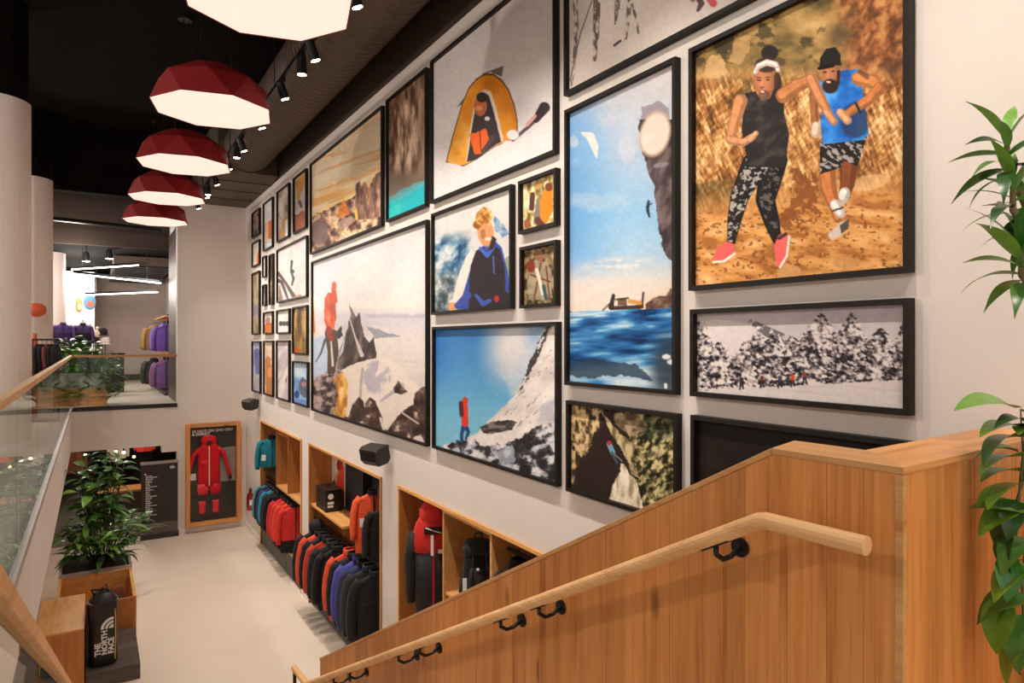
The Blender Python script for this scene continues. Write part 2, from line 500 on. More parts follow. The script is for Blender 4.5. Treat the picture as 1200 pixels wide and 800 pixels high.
for yy in (7.72, 8.6, 9.5):
    boxes((-.575, .575, yy, yy + .03, -.475, .475)).build('flange', M_DUCT, du)
for yy in (-5, -2, 1, 4, 6.5):
    MB().tube([(0, yy, .42), (0, yy, .84)], .008, 6).build('hanger_rod', M_METAL, du)

tr = thing('light_track', 'black ceiling track carrying the small spotlights', 'light track', (1.78, 6, 7.2))
boxes((-.02, .02, -7.5, 9.6, 0, .045)).build('rail', M_METAL, tr)
for yy in (-7, -4, -1, 2, 5, 8, 9.5):
    MB().tube([(0, yy, .045), (0, yy, 1.5)], .006, 6).build('hanger_rod', M_METAL, tr)
M_LENS = emit('spot_lens_glow', (255, 240, 220), 40)
def track_head(x, y, target, label, energy=125, angle=92, blend=1.0, color=(1.0, .9, .8)):
    t = thing('track_spotlight', label, 'spotlight', (x, y, 7.2), 0, 'spotlights along the ceiling track')
    boxes((-.02, .02, -.06, .06, -.035, 0)).build('adapter', M_METAL, t)
    MB().tube([(0, 0, -.035), (0, 0, -.1)], .012, 8).build('stem', M_METAL, t)
    d = (Vector(target) - Vector((x, y, 7.08))).normalized()
    c = Vector((0, 0, -.13))
    MB().tube([c - d * .10, c - d * .095, c + d * .075, c + d * .08], [.030, .045, .05, .05], 14).build('housing', M_METAL, t)
    MB().tube([c + d * .08, c + d * .083], .042, 14).build('lens', M_LENS, t)
    add_light('spot_beam', 'SPOT', Vector((x, y, 7.07)) + d * .14, energy, color, target=target, spot_size=math.radians(angle), spot_blend=blend, shadow_soft_size=.04)
ORD = ['first', 'second', 'third', 'fourth', 'fifth', 'sixth', 'seventh', 'eighth', 'ninth', 'tenth', 'eleventh', 'twelfth', 'thirteenth', 'fourteenth', 'fifteenth']
for i, y in enumerate(SPOT_Y[::-1]):
    track_head(1.78, y, (3.0, y + .15, 3.7), ORD[i] + ' black track spotlight from the end wall, tilted at the photos', 125 if y > 3 else 98)
for i, y in enumerate((12.95, 10.05, 6.45, 2.95)):
    track_head(1.78, y + .35, (1.9, y + .6, 0), ORD[i] + ' black track spotlight from the end wall pointing straight down', 230, 80, .9)

M_RED = mat('red_pendant_felt', (138, 10, 12), .7, var=.06)
M_DIFF = emit('pendant_inner_white', (255, 240, 224), .55, (240, 228, 214))
def pendant(y, label):
    t = thing('pendant_lamp', label, 'pendant lamp', (PENDANT_X, y, PENDANT_Z), math.radians(9), 'red faceted pendant lamps in a row')
    def rg(r, z, o, n=8): return [(r * math.cos(2 * PI * (k + o) / n), r * math.sin(2 * PI * (k + o) / n), z) for k in range(n)]
    A, B, C = rg(.60, 0, 0), rg(.515, .27, .5), rg(.26, .43, 0)
    vs = A + B + C; fs = []
    for k in range(8):
        j = (k + 1) % 8
        fs += [(k, j, 8 + k), (8 + k, j, 8 + j), (8 + k, 8 + j, 16 + j), (8 + k, 16 + j, 16 + k)]
    fs.append(tuple(range(16, 24)))
    MB().add(vs, fs).build('shade', M_RED, t)
    D = rg(.592, .004, 0)
    E2 = rg(.30, .06, .5)
    vs = D + E2 + [(0, 0, .08)]; fs = []
    for k in range(8):
        j = (k + 1) % 8
        fs += [(k, j, 8 + k), (8 + k, j, 8 + j), (8 + k, 8 + j, 16)]
    MB().add(vs, fs).build('diffuser', M_DIFF, t)
    m = MB()
    for a in (0, 2.1, 4.2):
        m.tube([(.2 * math.cos(a), .2 * math.sin(a), .43), (.05 * math.cos(a), .05 * math.sin(a), ZCEIL - PENDANT_Z - .03)], .004, 5)
    m.build('suspension_cable', M_METAL, t)
    MB().lathe([(.09, ZCEIL - PENDANT_Z - .04), (.09, ZCEIL - PENDANT_Z)], 16).build('canopy', M_METAL, t)
for y, nm in zip(PENDANT_Y, ('red faceted pendant lamp hanging closest to the end wall', 'second red faceted pendant lamp from the end wall', 'middle red faceted pendant lamp of the row of five', 'fourth red faceted pendant lamp from the end wall', 'red faceted pendant lamp furthest from the end wall, nearest the stairs')):
    pendant(y, nm)
# ------------------------------------------------------------------ the photographs: flat prints painted on their own fine mesh
def lat(ix, iy, seed):
    h = (ix.astype(np.int64) * 374761393 + iy.astype(np.int64) * 668265263 + seed * 982451653) & 0x7fffffff
    h = ((h ^ (h >> 13)) * 1274126177) & 0x7fffffff
    return ((h ^ (h >> 16)) & 0xffff) / 65535.0
def vnoise(x, y, seed=0):
    ix, iy = np.floor(x), np.floor(y)
    fx, fy = x - ix, y - iy
    fx = fx * fx * (3 - 2 * fx); fy = fy * fy * (3 - 2 * fy)
    a, b = lat(ix, iy, seed), lat(ix + 1, iy, seed)
    c, d = lat(ix, iy + 1, seed), lat(ix + 1, iy + 1, seed)
    return (a * (1 - fx) + b * fx) * (1 - fy) + (c * (1 - fx) + d * fx) * fy
def sstep(a, b, x):
    t = np.clip((x - a) / (b - a), 0, 1)
    return t * t * (3 - 2 * t)

class Art:
    def __init__(s, X, Y):
        s.X, s.Y = X, Y
        s.im = np.zeros(X.shape + (3,))
    def noise(s, sx, sy=None, oct=4, seed=0, ang=0.0):
        sy = sy or sx
        ca, sa = math.cos(ang), math.sin(ang)
        x, y = (s.X * ca + s.Y * sa) / sx, (-s.X * sa + s.Y * ca) / sy
        r = np.zeros(s.X.shape); a = 1.0; t = 0
        for o in range(oct):
            r += a * vnoise(x + 17.3 * o, y + 9.1 * o, seed + o); t += a
            x, y, a = x * 2, y * 2, a * .55
        return r / t
    def ramp(s, t, stops):
        xs = [p for p, _ in stops]
        cs = np.array([c for _, c in stops], float)
        return np.stack([np.interp(t, xs, cs[:, i]) for i in range(3)], -1)
    def vgrad(s, stops, lean=0.0):
        s.im[:] = s.ramp(s.Y + lean * s.X, stops)
    def mix(s, m, c, a=1.0):
        m = np.clip(m * a, 0, 1)[..., None]
        s.im = s.im * (1 - m) + np.asarray(c, float) * m
    def poly(s, pts, wob=0.0, wsc=6.0, seed=5):
        X, Y = s.X, s.Y
        if wob:
            X = X + (s.noise(wsc, seed=seed, oct=3) - .5) * 2 * wob
            Y = Y + (s.noise(wsc, seed=seed + 50, oct=3) - .5) * 2 * wob
        n = len(pts); acc = np.zeros(X.shape)
        for ox, oy in ((-.3, -.12), (.12, -.3), (.3, .12), (-.12, .3)):       # four taps soften the outline
            ins = np.zeros(X.shape, bool); Xo, Yo = X + ox, Y + oy
            for i in range(n):
                x0, y0 = pts[i]; x1, y1 = pts[(i + 1) % n]
                if y0 == y1: continue
                ins ^= ((y0 > Yo) != (y1 > Yo)) & (Xo < (x1 - x0) * (Yo - y0) / (y1 - y0) + x0)
            acc += ins * .25
        return acc
    def ell(s, cx, cy, rx, ry, ang=0.0, soft=.12):
        ca, sa = math.cos(ang), math.sin(ang)
        dx, dy = s.X - cx, s.Y - cy
        q = np.sqrt(((dx * ca + dy * sa) / rx) ** 2 + ((-dx * sa + dy * ca) / ry) ** 2)
        return 1 - sstep(1 - soft, 1 + soft, q)
    def stroke(s, pts, w):
        w = w if isinstance(w, (list, tuple)) else [w] * len(pts)
        best = np.full(s.X.shape, -9e9)
        for i in range(len(pts) - 1):
            (x0, y0), (x1, y1) = pts[i], pts[i + 1]
            L = max(1e-6, (x1 - x0) ** 2 + (y1 - y0) ** 2)
            t = np.clip(((s.X - x0) * (x1 - x0) + (s.Y - y0) * (y1 - y0)) / L, 0, 1)
            d = np.hypot(s.X - x0 - t * (x1 - x0), s.Y - y0 - t * (y1 - y0))
            best = np.maximum(best, (w[i] * (1 - t) + w[i + 1] * t) / 2 - d)
        return sstep(-.5, .5, best)
    def limb(s, pts, w, c):
        w = w if isinstance(w, (list, tuple)) else [w] * len(pts)
        m = s.stroke(pts, w); core = s.stroke([(x - .12 * q, y - .10 * q) for (x, y), q in zip(pts, w)], [q * .55 for q in w])
        n = .9 + .2 * s.noise(5, seed=int(pts[0][0]), oct=2)
        c = np.asarray(c, float)
        s.mix(m, np.clip(c * .80 * n[..., None], 0, 255)); s.mix(core, np.clip(c * 1.08 * n[..., None], 0, 255), .8)
    def tex(s, m, stops, n):
        s.mix(m, s.ramp(n, stops))
    # ---- figures
    def camo(s, m, seed=3, sc=7, base=(34, 31, 32), lightc=(190, 182, 176), thr=.58):
        s.mix(m, base); s.mix(m * sstep(thr - .04, thr + .04, s.noise(sc, sc * .45, seed=seed, oct=3, ang=.5)), lightc, .8)

SKIN_D, SKIN_M, SKIN_L = (158, 98, 62), (150, 92, 60), (222, 160, 118)

def art_runners(a):
    a.vgrad([(-40, (140, 116, 70)), (20, (146, 116, 68)), (75, (168, 128, 74)), (140, (176, 124, 72)), (200, (192, 130, 72)), (250, (208, 146, 82)), (345, (214, 150, 84))])
    n = a.noise(46, 30, seed=1); up = 1 - sstep(55, 130, a.Y)
    a.tex(up * .75, [(.3, (66, 60, 38)), (.45, (126, 106, 60)), (.58, (176, 142, 84)), (.75, (212, 176, 116))], n)
    a.mix(sstep(.56, .66, a.noise(16, 12, seed=9)) * up, (62, 54, 36), .75)
    a.tex(sstep(960, 1010, a.X + (a.noise(20, seed=4) - .5) * 40) * (1 - sstep(150, 240, a.Y)) * .8, [(.3, (92, 52, 32)), (.5, (160, 92, 54)), (.7, (206, 140, 84))], a.noise(7, 12, seed=6, ang=.5))
    gm = sstep(70, 110, a.Y) * (1 - sstep(200, 250, a.Y + (a.X - 940) * .12))
    st = a.noise(2.6, 11, seed=11, oct=2, ang=-.35) * .4 + a.noise(2.2, 7, seed=12, oct=2, ang=.75) * .25 + a.noise(22, 16, seed=13) * .35
    a.tex(gm * .9, [(.3, (84, 52, 26)), (.44, (150, 98, 52)), (.54, (198, 144, 84)), (.68, (244, 216, 158))], st)
    a.mix(gm * sstep(.58, .66, a.noise(60, 40, seed=21)) * (a.X < 880), (70, 66, 34), .5)
    lo = sstep(215, 262, a.Y + (a.X - 940) * .1)
    a.tex(lo * .75, [(.3, (150, 88, 40)), (.48, (206, 142, 76)), (.62, (224, 164, 98)), (.8, (240, 196, 138))], a.noise(24, 9, seed=15, ang=.12))
    a.mix(lo * (a.noise(5, 3.2, seed=16, oct=2) > .70), (120, 66, 30), .7)
    a.mix(a.poly([(925, 200), (955, 196), (962, 250), (940, 275), (905, 262), (925, 240)], 6) * (a.noise(6, seed=18) > .45), (128, 72, 34), .8)
    a.mix(a.poly([(824, 90), (828, 68), (842, 62), (852, 74), (848, 92)], 5), (214, 172, 118), .75); a.mix(a.poly([(854, 72), (862, 44), (880, 40), (876, 62), (868, 76)], 5), (204, 160, 106), .65)
    a.mix(a.ell(1018, 214, 24, 9, -.2), (226, 186, 132), .6); a.mix(a.ell(925, 318, 14, 8), (214, 160, 104), .8); a.mix(a.ell(992, 308, 16, 7), (204, 146, 92), .8)
    a.mix(a.ell(1045, 80, 11, 9, soft=.7), (70, 46, 34), .6); a.mix(a.ell(985, 40, 16, 11, soft=.8), (66, 56, 42), .7)
    # man
    a.limb([(954, 106), (954, 132), (956, 152)], [10, 9, 9], SKIN_D); a.limb([(957, 148), (956, 156)], 12, (232, 200, 176))
    a.limb([(995, 190), (993, 214), (989, 232)], [22, 18, 12], (130, 72, 40)); a.limb([(990, 226), (988, 232)], 13, (232, 222, 212))
    a.limb([(969, 198), (971, 222), (979, 244), (982, 256)], [20, 19, 13, 10], (196, 120, 68)); a.limb([(979, 240), (985, 250)], [13, 11], (238, 230, 222)); a.limb([(976, 247), (988, 243)], 2, (50, 40, 40))
    a.mix(a.poly([(970, 275), (985, 260), (995, 257), (993, 269), (983, 278), (974, 281)]), (206, 190, 178)); a.mix(a.poly([(984, 264), (995, 256), (994, 268), (986, 274)]), (84, 70, 66))
    a.camo(a.poly([(961, 167), (1017, 157), (1005, 195), (989, 188), (984, 197), (961, 204)]), 7, 7)
    sh = a.poly([(960, 95), (988, 82), (1007, 81), (1014, 128), (1018.5, 157), (1011, 164), (964, 169), (961.5, 142), (966, 114)])
    a.tex(sh, [(.3, (26, 84, 168)), (.55, (44, 124, 214)), (.75, (86, 160, 232))], a.noise(18, 22, seed=31))
    a.mix(sh * a.ell(1004, 140, 18, 22, .3), (38, 52, 86), .8)
    a.limb([(1006, 92), (1024, 96), (1031, 104)], [17, 17, 13], (202, 130, 76)); a.limb([(1031, 103), (1018, 117), (1002, 127), (990, 135)], [14, 13, 10, 9], (190, 116, 66))
    a.limb([(1003, 121), (1008, 132)], 3, (40, 36, 40)); a.limb([(985, 132), (993, 141)], 10, (222, 166, 120))
    a.mix(a.stroke([(1008, 84), (1016, 90)], 6), (80, 54, 40), .6)
    a.mix(a.ell(974, 89, 11, 15), (140, 86, 58)); a.mix(a.ell(971, 87, 8, 12, soft=.5), (186, 120, 82), .85); a.mix(a.ell(973, 101, 9.5, 8.5), (46, 32, 26)); a.mix(a.stroke([(983, 84), (982, 98)], 4), (46, 32, 26)); a.mix(a.ell(971, 96.5, 3.4, 2.0), (110, 44, 38)); a.mix(a.ell(971, 96, 2.4, 1), (240, 222, 210)); a.mix(a.ell(966.5, 84.5, 2.4, 1), (54, 34, 26)); a.mix(a.ell(976, 83.5, 2.4, 1), (54, 34, 26)); a.mix(a.stroke([(971, 84), (969.5, 90)], 1.8), (206, 140, 98), .7)
    a.mix(a.poly([(960, 80), (961, 68), (968, 57), (979, 55), (985, 64), (986, 77), (972, 76)]), (30, 28, 28)); a.limb([(960, 80), (976, 77)], 4, (22, 20, 20))
    # woman
    a.mix(a.ell(902, 62, 10, 9), (40, 32, 30)); a.mix(a.ell(911, 98, 5, 13), (58, 40, 34)); a.mix(a.ell(896.5, 95, 11.5, 19), (150, 92, 60)); a.mix(a.ell(894.5, 93, 9, 16, soft=.5), (196, 128, 86), .85); a.limb([(896, 112), (896, 120)], 13, (150, 92, 60))
    a.mix(a.ell(909, 94, 2.2, 9), (70, 48, 40)); a.mix(a.ell(898, 76, 13.5, 9), (66, 46, 38))
    a.limb([(885, 85), (889, 77), (899, 73), (909, 75), (912, 82)], [5, 6, 7, 6, 5], (232, 214, 206)); a.limb([(886, 82), (898, 76), (911, 79)], 2, (206, 182, 172))
    a.mix(a.ell(889.5, 94, 2.6, 1.0), (62, 38, 30)); a.mix(a.ell(900, 93.5, 2.6, 1.0), (62, 38, 30)); a.mix(a.ell(889.5, 91, 3.2, .8), (88, 54, 40)); a.mix(a.ell(900, 90.5, 3.2, .8), (88, 54, 40)); a.mix(a.stroke([(894, 95), (892.5, 101)], 1.6), (220, 156, 112), .7); a.mix(a.ell(893, 102.5, 2.6, 1.2), (120, 70, 48)); a.mix(a.ell(893.5, 108, 3.6, 1.9), (120, 52, 44)); a.mix(a.ell(893.5, 107.6, 2.4, .9), (236, 218, 206))
    a.limb([(884, 193), (867, 230), (861, 256), (857, 283)], [30, 22, 17, 10], (38, 34, 34))
    a.limb([(907, 188), (897, 234), (905, 262), (911, 282)], [32, 23, 18, 11], (34, 31, 32))
    leg = a.stroke([(888, 190), (867, 230), (861, 256), (857, 280)], [28, 20, 15, 8]); a.mix(leg * sstep(.52, .60, a.noise(5, 3.2, seed=41, oct=3, ang=-.5)), (206, 198, 190), .8)
    a.mix(a.stroke([(905, 205), (898, 236), (906, 264)], [20, 16, 12]) * sstep(.54, .62, a.noise(5, 3.2, seed=43, oct=3, ang=.4)), (120, 114, 108), .7)
    a.mix(a.poly([(873.6, 109), (885, 107), (892, 118), (902, 116), (906, 105), (919, 102), (919, 133), (925, 157), (920, 196), (877, 196), (869, 152), (871, 128)]), (40, 36, 36))
    a.mix(a.poly([(872, 112), (918, 104), (924, 157), (918, 194), (878, 194)]) * sstep(.45, .75, a.noise(16, 7, seed=45, ang=-.6)), (82, 76, 74), .6)
    a.limb([(868, 118), (860, 146), (856, 163)], [16, 13, 11], (206, 140, 92)); a.limb([(856, 164), (871, 167), (882, 160)], [11, 9, 8], (214, 150, 104)); a.limb([(879, 164), (886, 156)], 6, (226, 170, 126))
    a.limb([(918, 112), (933, 101), (951, 93)], [18, 16, 14], (190, 122, 76)); a.limb([(951, 93), (963, 118), (972, 134)], [14, 12, 9], (202, 134, 88)); a.limb([(969, 132), (977, 142)], [9, 10], (212, 148, 104))
    a.mix(a.poly([(834, 304), (841, 290), (852, 283), (861, 286), (860, 296), (848, 305), (838, 308)]), (238, 98, 96)); a.mix(a.stroke([(836, 307), (848, 306), (861, 297)], 2.5), (246, 226, 214))
    a.mix(a.poly([(907, 288), (912, 276), (921, 271), (926, 277), (922, 300), (915, 313), (910, 312)]), (240, 104, 100)); a.mix(a.stroke([(925, 277), (922, 300), (914, 313)], 2.5), (246, 230, 220)); a.limb([(913, 279), (921, 274)], 4, (70, 56, 60))
    a.im = np.clip(a.im * 1.07 + 3, 0, 255)

def art_trees(a):
    a.vgrad([(350, (198, 190, 200)), (420, (222, 212, 210)), (500, (216, 206, 204))])
    a.mix(a.poly([(815, 380), (840, 374), (890, 380), (930, 404), (930, 440), (815, 440)]), (232, 224, 222)); a.mix(a.stroke([(880, 377), (900, 389), (926, 400)], [6, 12, 12]) * (a.noise(4, seed=2) > .4), (96, 88, 96), .8)
    def tree(x, top, base, w, seed):
        hgt = base - top
        t = (a.Y - top) / hgt
        prof = 1.35 * w * np.clip(t, 0, 1) ** .62 * (1 + .45 * (a.noise(7, 5, seed=seed) - .5) + .18 * np.sin(a.Y * .9 + seed))
        m = ((np.abs(a.X - x) < prof) & (t > 0) & (t < 1)).astype(float)
        n = a.noise(3.6, 3.0, seed=seed + 7, oct=2, ang=.5) * .62 + a.noise(9, 7, seed=seed + 3, oct=2) * .38
        n = n + .10 * np.clip((x - a.X) / (w + 1), -1, 1) * -1
        a.tex(m, [(.28, (40, 34, 40)), (.40, (92, 84, 92)), (.49, (172, 160, 160)), (.60, (236, 226, 220))], n)
    for x, tp, bs, w, sd in [(818, 368, 458, 20, 1), (828, 392, 456, 18, 2), (843, 398, 455, 15, 3), (862, 408, 453, 10, 4), (888, 388, 453, 22, 5), (905, 392, 454, 20, 6), (872, 400, 454, 12, 16), (930, 394, 453, 20, 7), (945, 388, 452, 18, 8), (962, 366, 451, 27, 9), (986, 386, 450, 17, 10), (998, 366, 449, 22, 11), (1015, 396, 448, 15, 12), (1032, 384, 447, 24, 13), (1050, 400, 447, 14, 14), (1061, 374, 447, 16, 15)]:
        tree(x, tp, bs, w, sd)
    a.mix(a.poly([(800, 462), (850, 455), (930, 452), (1000, 448), (1080, 444), (1080, 500), (800, 500)], 1.2), (226, 216, 212))
    a.mix(sstep(.55, .7, a.noise(30, 4, seed=30, ang=.05)) * (a.Y > 452), (206, 196, 196), .5)
    for x, y, c in [(869, 452, (60, 48, 46)), (893, 450, (120, 62, 48)), (914, 450, (70, 80, 110)), (929, 449, (222, 84, 52)), (943, 446, (150, 80, 60))]:
        a.mix(a.stroke([(x, y - 8), (x, y - 3)], 4.5), c); a.mix(a.stroke([(x - 1, y - 3), (x - 2, y + 4)], 2), (50, 44, 46)); a.mix(a.stroke([(x + 1, y - 3), (x + 2, y + 3)], 2), (50, 44, 46))

def art_dark(a):
    a.vgrad([(470, (40, 33, 30)), (600, (30, 25, 24))])
    a.mix(sstep(.5, .7, a.noise(60, 30, seed=3)), (52, 42, 38), .5)

def art_snow(a):
    a.vgrad([(-80, (214, 204, 196)), (60, (234, 222, 212)), (120, (228, 216, 206))])
    for pts, w in [([(673, -30), (675, 30), (674, 62), (670, 100)], [5, 6, 5, 2]), ([(700, -30), (699, 30), (697, 70)], [9, 8, 4]), ([(725, -20), (723, 10), (721, 28)], [8, 6, 2]), ([(740, -20), (736, 20), (733, 48)], [6, 5, 3]), ([(738, 0), (746, 22), (748, 40)], [4, 3, 2])]:
        a.mix(a.stroke(pts, w) * sstep(.35, .6, a.noise(3, 7, seed=8)), (96, 84, 78), .9)
    a.mix(a.stroke([(694, 0), (680, 40), (668, 95)], 1.4), (130, 116, 108)); a.mix(a.stroke([(720, 53), (727, 48)], 3), (90, 80, 78))
    a.mix(a.stroke([(812, -14), (822, 4), (818, 12)], [8, 7, 4]), (96, 80, 84)); a.mix(a.stroke([(826, -8), (836, 4)], [7, 9]), (216, 96, 104)); a.mix(a.stroke([(812, 0), (808, -6)], 5), (150, 120, 120))

def art_sea(a):
    a.vgrad([(60, (226, 216, 212)), (150, (196, 206, 222)), (250, (146, 192, 226)), (300, (170, 200, 222)), (330, (222, 212, 204)), (372, (230, 212, 198))])
    a.mix((1 - sstep(664, 745, a.X)) * (1 - sstep(290, 340, a.Y)) * sstep(90, 150, a.Y), (98, 160, 218), .75)
    a.mix(sstep(.5, .75, a.noise(34, 26, seed=2)) * (1 - sstep(230, 300, a.Y)), (224, 218, 220), .35)
    a.mix(a.ell(722, 309, 32, 6, -.12, soft=.9) * sstep(.3, .6, a.noise(14, 4, seed=44)), (240, 226, 218), .9)
    a.mix(a.stroke([(683, 156), (692, 160), (697, 172), (699, 184)], [4, 10, 9, 2]), (232, 226, 216), .85); a.mix(a.ell(735, 175, 10, 16), (220, 216, 220), .4); a.mix(a.ell(672, 166, 6, 7), (190, 208, 226), .7)
    rock = a.poly([(752, 120), (790, 108), (790, 306), (786, 305), (780, 300), (775, 287), (776, 280), (771, 270), (769, 245), (766, 218), (758, 196), (753, 180), (748, 150)], 2.5)
    a.mix(a.poly([(752, 126), (772, 118), (784, 126), (786, 150), (752, 150)], 3), (150, 138, 148), .8)
    a.tex(rock * (a.Y > 140), [(.3, (58, 46, 48)), (.5, (84, 70, 72)), (.7, (120, 104, 104))], a.noise(10, 22, seed=5, ang=.4))
    a.mix(a.ell(767.5, 157, 17, 26, .25), (234, 218, 206)); a.mix(a.ell(767.5, 157, 18, 27.5, .25) - a.ell(767.5, 157, 16, 25, .25), (216, 176, 132), .7); a.mix(a.ell(775, 193, 9, 3, -.2), (160, 150, 156), .7)
    a.mix(a.stroke([(760, 236), (759, 246), (761, 254)], [3, 4, 2]), (44, 52, 70)); a.mix(a.stroke([(757, 243), (764, 238)], 1.5), (44, 52, 70))
    a.mix(a.poly([(752, 344), (786, 336), (786, 362), (757, 362)], 2), (230, 200, 178), .6)
    a.tex(a.poly([(757, 356), (764, 350), (772, 347), (780, 346), (786, 338), (792, 338), (792, 364), (757, 364)], 1.2), [(.3, (80, 58, 48)), (.7, (142, 112, 94))], a.noise(6, seed=7))
    a.mix(a.poly([(712, 359), (751, 357), (753, 341), (755, 342), (754, 361), (744, 364), (716, 364)]), (70, 50, 40)); a.mix(a.poly([(724, 351), (734, 350), (735, 358), (724, 358)]), (110, 84, 66)); a.mix(a.stroke([(722, 351), (736, 349)], 2), (60, 44, 36)); a.mix(a.stroke([(738, 353), (750, 355)], 5), (206, 150, 84)); a.mix(a.stroke([(719, 346), (716, 360)], [4, 6]), (52, 44, 44)); a.mix(a.stroke([(718, 352), (706, 364)], 1.5), (52, 44, 44))
    hz = 365 - (a.X - 665) * .035
    wm = (a.Y > hz).astype(float); t = np.clip((a.Y - hz) / 90, 0, 1)
    n = a.noise(30, 5, seed=20, oct=3, ang=-.08) * (1 - t) + a.noise(60, 16, seed=23, oct=3, ang=.1) * t
    a.tex(wm, [(.25, (16, 44, 84)), (.42, (34, 92, 152)), (.55, (70, 136, 190)), (.66, (140, 186, 216)), (.8, (206, 222, 230))], n)
    a.mix(wm * a.poly([(668, 426), (700, 420), (745, 428), (766, 446), (730, 440), (690, 442), (668, 440)], 3), (44, 62, 80), .8); a.mix(a.ell(780, 432, 16, 36, soft=.7), (44, 50, 60), .8); a.mix(a.ell(781, 418, 5, 3) + a.ell(786, 424, 4, 3) + a.ell(780, 452, 2, 3.5), (226, 226, 226))

def art_cave(a):
    a.vgrad([(460, (84, 72, 54)), (530, (58, 48, 40)), (600, (66, 56, 48))])
    a.mix(a.poly([(708, 478), (720, 480), (738, 520), (730, 560), (716, 600), (668, 590), (680, 540), (704, 500)], 6), (48, 36, 32))
    a.tex(a.poly([(660, 465), (706, 476), (698, 506), (690, 530), (676, 540), (664, 590)], 4), [(.32, (60, 48, 34)), (.46, (140, 114, 80)), (.6, (226, 196, 146))], a.noise(4, 7, seed=4, oct=3))
    a.tex(a.poly([(724, 470), (800, 480), (800, 610), (752, 600), (742, 540), (744, 520), (730, 500)], 5), [(.34, (34, 32, 22)), (.46, (90, 84, 54)), (.56, (158, 146, 98)), (.68, (222, 208, 156))], a.noise(4, 6, seed=6, oct=3, ang=.6))
    a.mix(a.ell(772, 500, 20, 16) * a.noise(14, seed=8), (44, 60, 40), .9)
    a.tex(a.poly([(704, 478), (712, 490), (728, 510), (741, 517), (746, 524), (740, 536), (744, 552), (750, 560), (740, 556), (736, 540), (728, 526), (716, 508)], 2), [(.3, (120, 104, 72)), (.6, (216, 196, 146))], a.noise(6, 12, seed=9))
    a.tex(a.poly([(719, 484), (750, 484), (758, 500), (742, 512), (728, 506)], 4), [(.3, (96, 80, 60)), (.6, (190, 168, 130))], a.noise(8, seed=12))
    a.tex(a.poly([(714, 588), (718, 568), (726, 553), (728, 543), (732, 544), (738, 556), (746, 562), (752, 586), (754, 600), (740, 602)], 1.6), [(.3, (170, 150, 120)), (.45, (226, 210, 180)), (.65, (252, 242, 220))], a.noise(4, 14, seed=13))
    a.mix(a.stroke([(714, 520), (718, 530)], [6, 6]), (120, 168, 190)); a.mix(a.ell(714, 519, 2.5, 3), (190, 60, 60)); a.mix(a.stroke([(717, 530), (723, 542)], 3), (72, 88, 110)); a.mix(a.stroke([(720, 532), (729, 540)], 1.2), (160, 150, 130))

def art_tent(a):
    a.vgrad([(-60, (206, 192, 190)), (60, (222, 214, 212)), (150, (232, 226, 226)), (240, (230, 222, 222))])
    a.mix(sstep(.5, .7, a.noise(50, 30, seed=2)), (226, 218, 220), .4)
    a.mix(a.poly([(535, 126), (552, 104), (566, 86), (590, 77), (588, 90), (574, 84), (556, 96), (541, 122)]), (112, 108, 108))
    out = [(522.5, 190), (530, 160), (541, 122), (549, 103), (558, 92), (568, 86), (578, 86), (588, 93), (596, 104), (603, 122), (606.5, 140), (607, 157), (596, 166), (580, 172), (560, 186), (543, 195), (530, 195)]
    a.mix(a.poly(out), (104, 70, 40)); cx, cy = 566, 150
    a.tex(a.poly([(cx + (x - cx) * .965, cy + (y - cy) * .965) for x, y in out]), [(.3, (222, 132, 34)), (.55, (240, 156, 46)), (.75, (250, 186, 92))], a.noise(30, 40, seed=4))
    a.mix(a.poly([(546, 190), (553, 136), (558, 112), (567, 104), (575, 107), (582, 128), (590, 164), (576, 174), (560, 186)], .6), (232, 214, 196)); a.mix(a.poly([(547, 190), (555, 138), (559, 116), (567, 109), (573, 112), (580, 136), (587, 166), (575, 174), (560, 186)], .6), (66, 58, 60))
    a.mix(a.ell(563, 124, 7.5, 12), (196, 112, 66)); a.mix(a.ell(565, 114, 7, 6), (58, 50, 50)); a.mix(a.ell(561, 127, 4, 3), (236, 150, 100)); a.mix(a.ell(571, 139, 3, 2.5), (230, 222, 216))
    a.mix(a.poly([(550, 158), (570, 150), (574, 166), (566, 178), (556, 182)], 1.5), (236, 104, 48)); a.mix(a.stroke([(562, 154), (564, 178)], 1), (60, 50, 50)); a.mix(a.stroke([(578, 160), (566, 178)], 5), (84, 74, 72))
    a.mix(a.poly([(500, 190), (526, 190), (545, 196), (566, 184), (590, 166), (612, 160), (648, 140), (660, 142), (660, 250), (500, 260)], 1.2), (234, 228, 228))
    a.mix(a.stroke([(601, 164), (620, 148), (632, 136)], [4, 4, 5]), (96, 84, 86)); a.mix(a.stroke([(628, 140), (638, 126)], [8, 13]), (62, 52, 56)); a.mix(a.stroke([(618, 146), (627, 136)], 4), (226, 164, 160)); a.mix(a.ell(601, 158, 7, 6), (240, 236, 236))

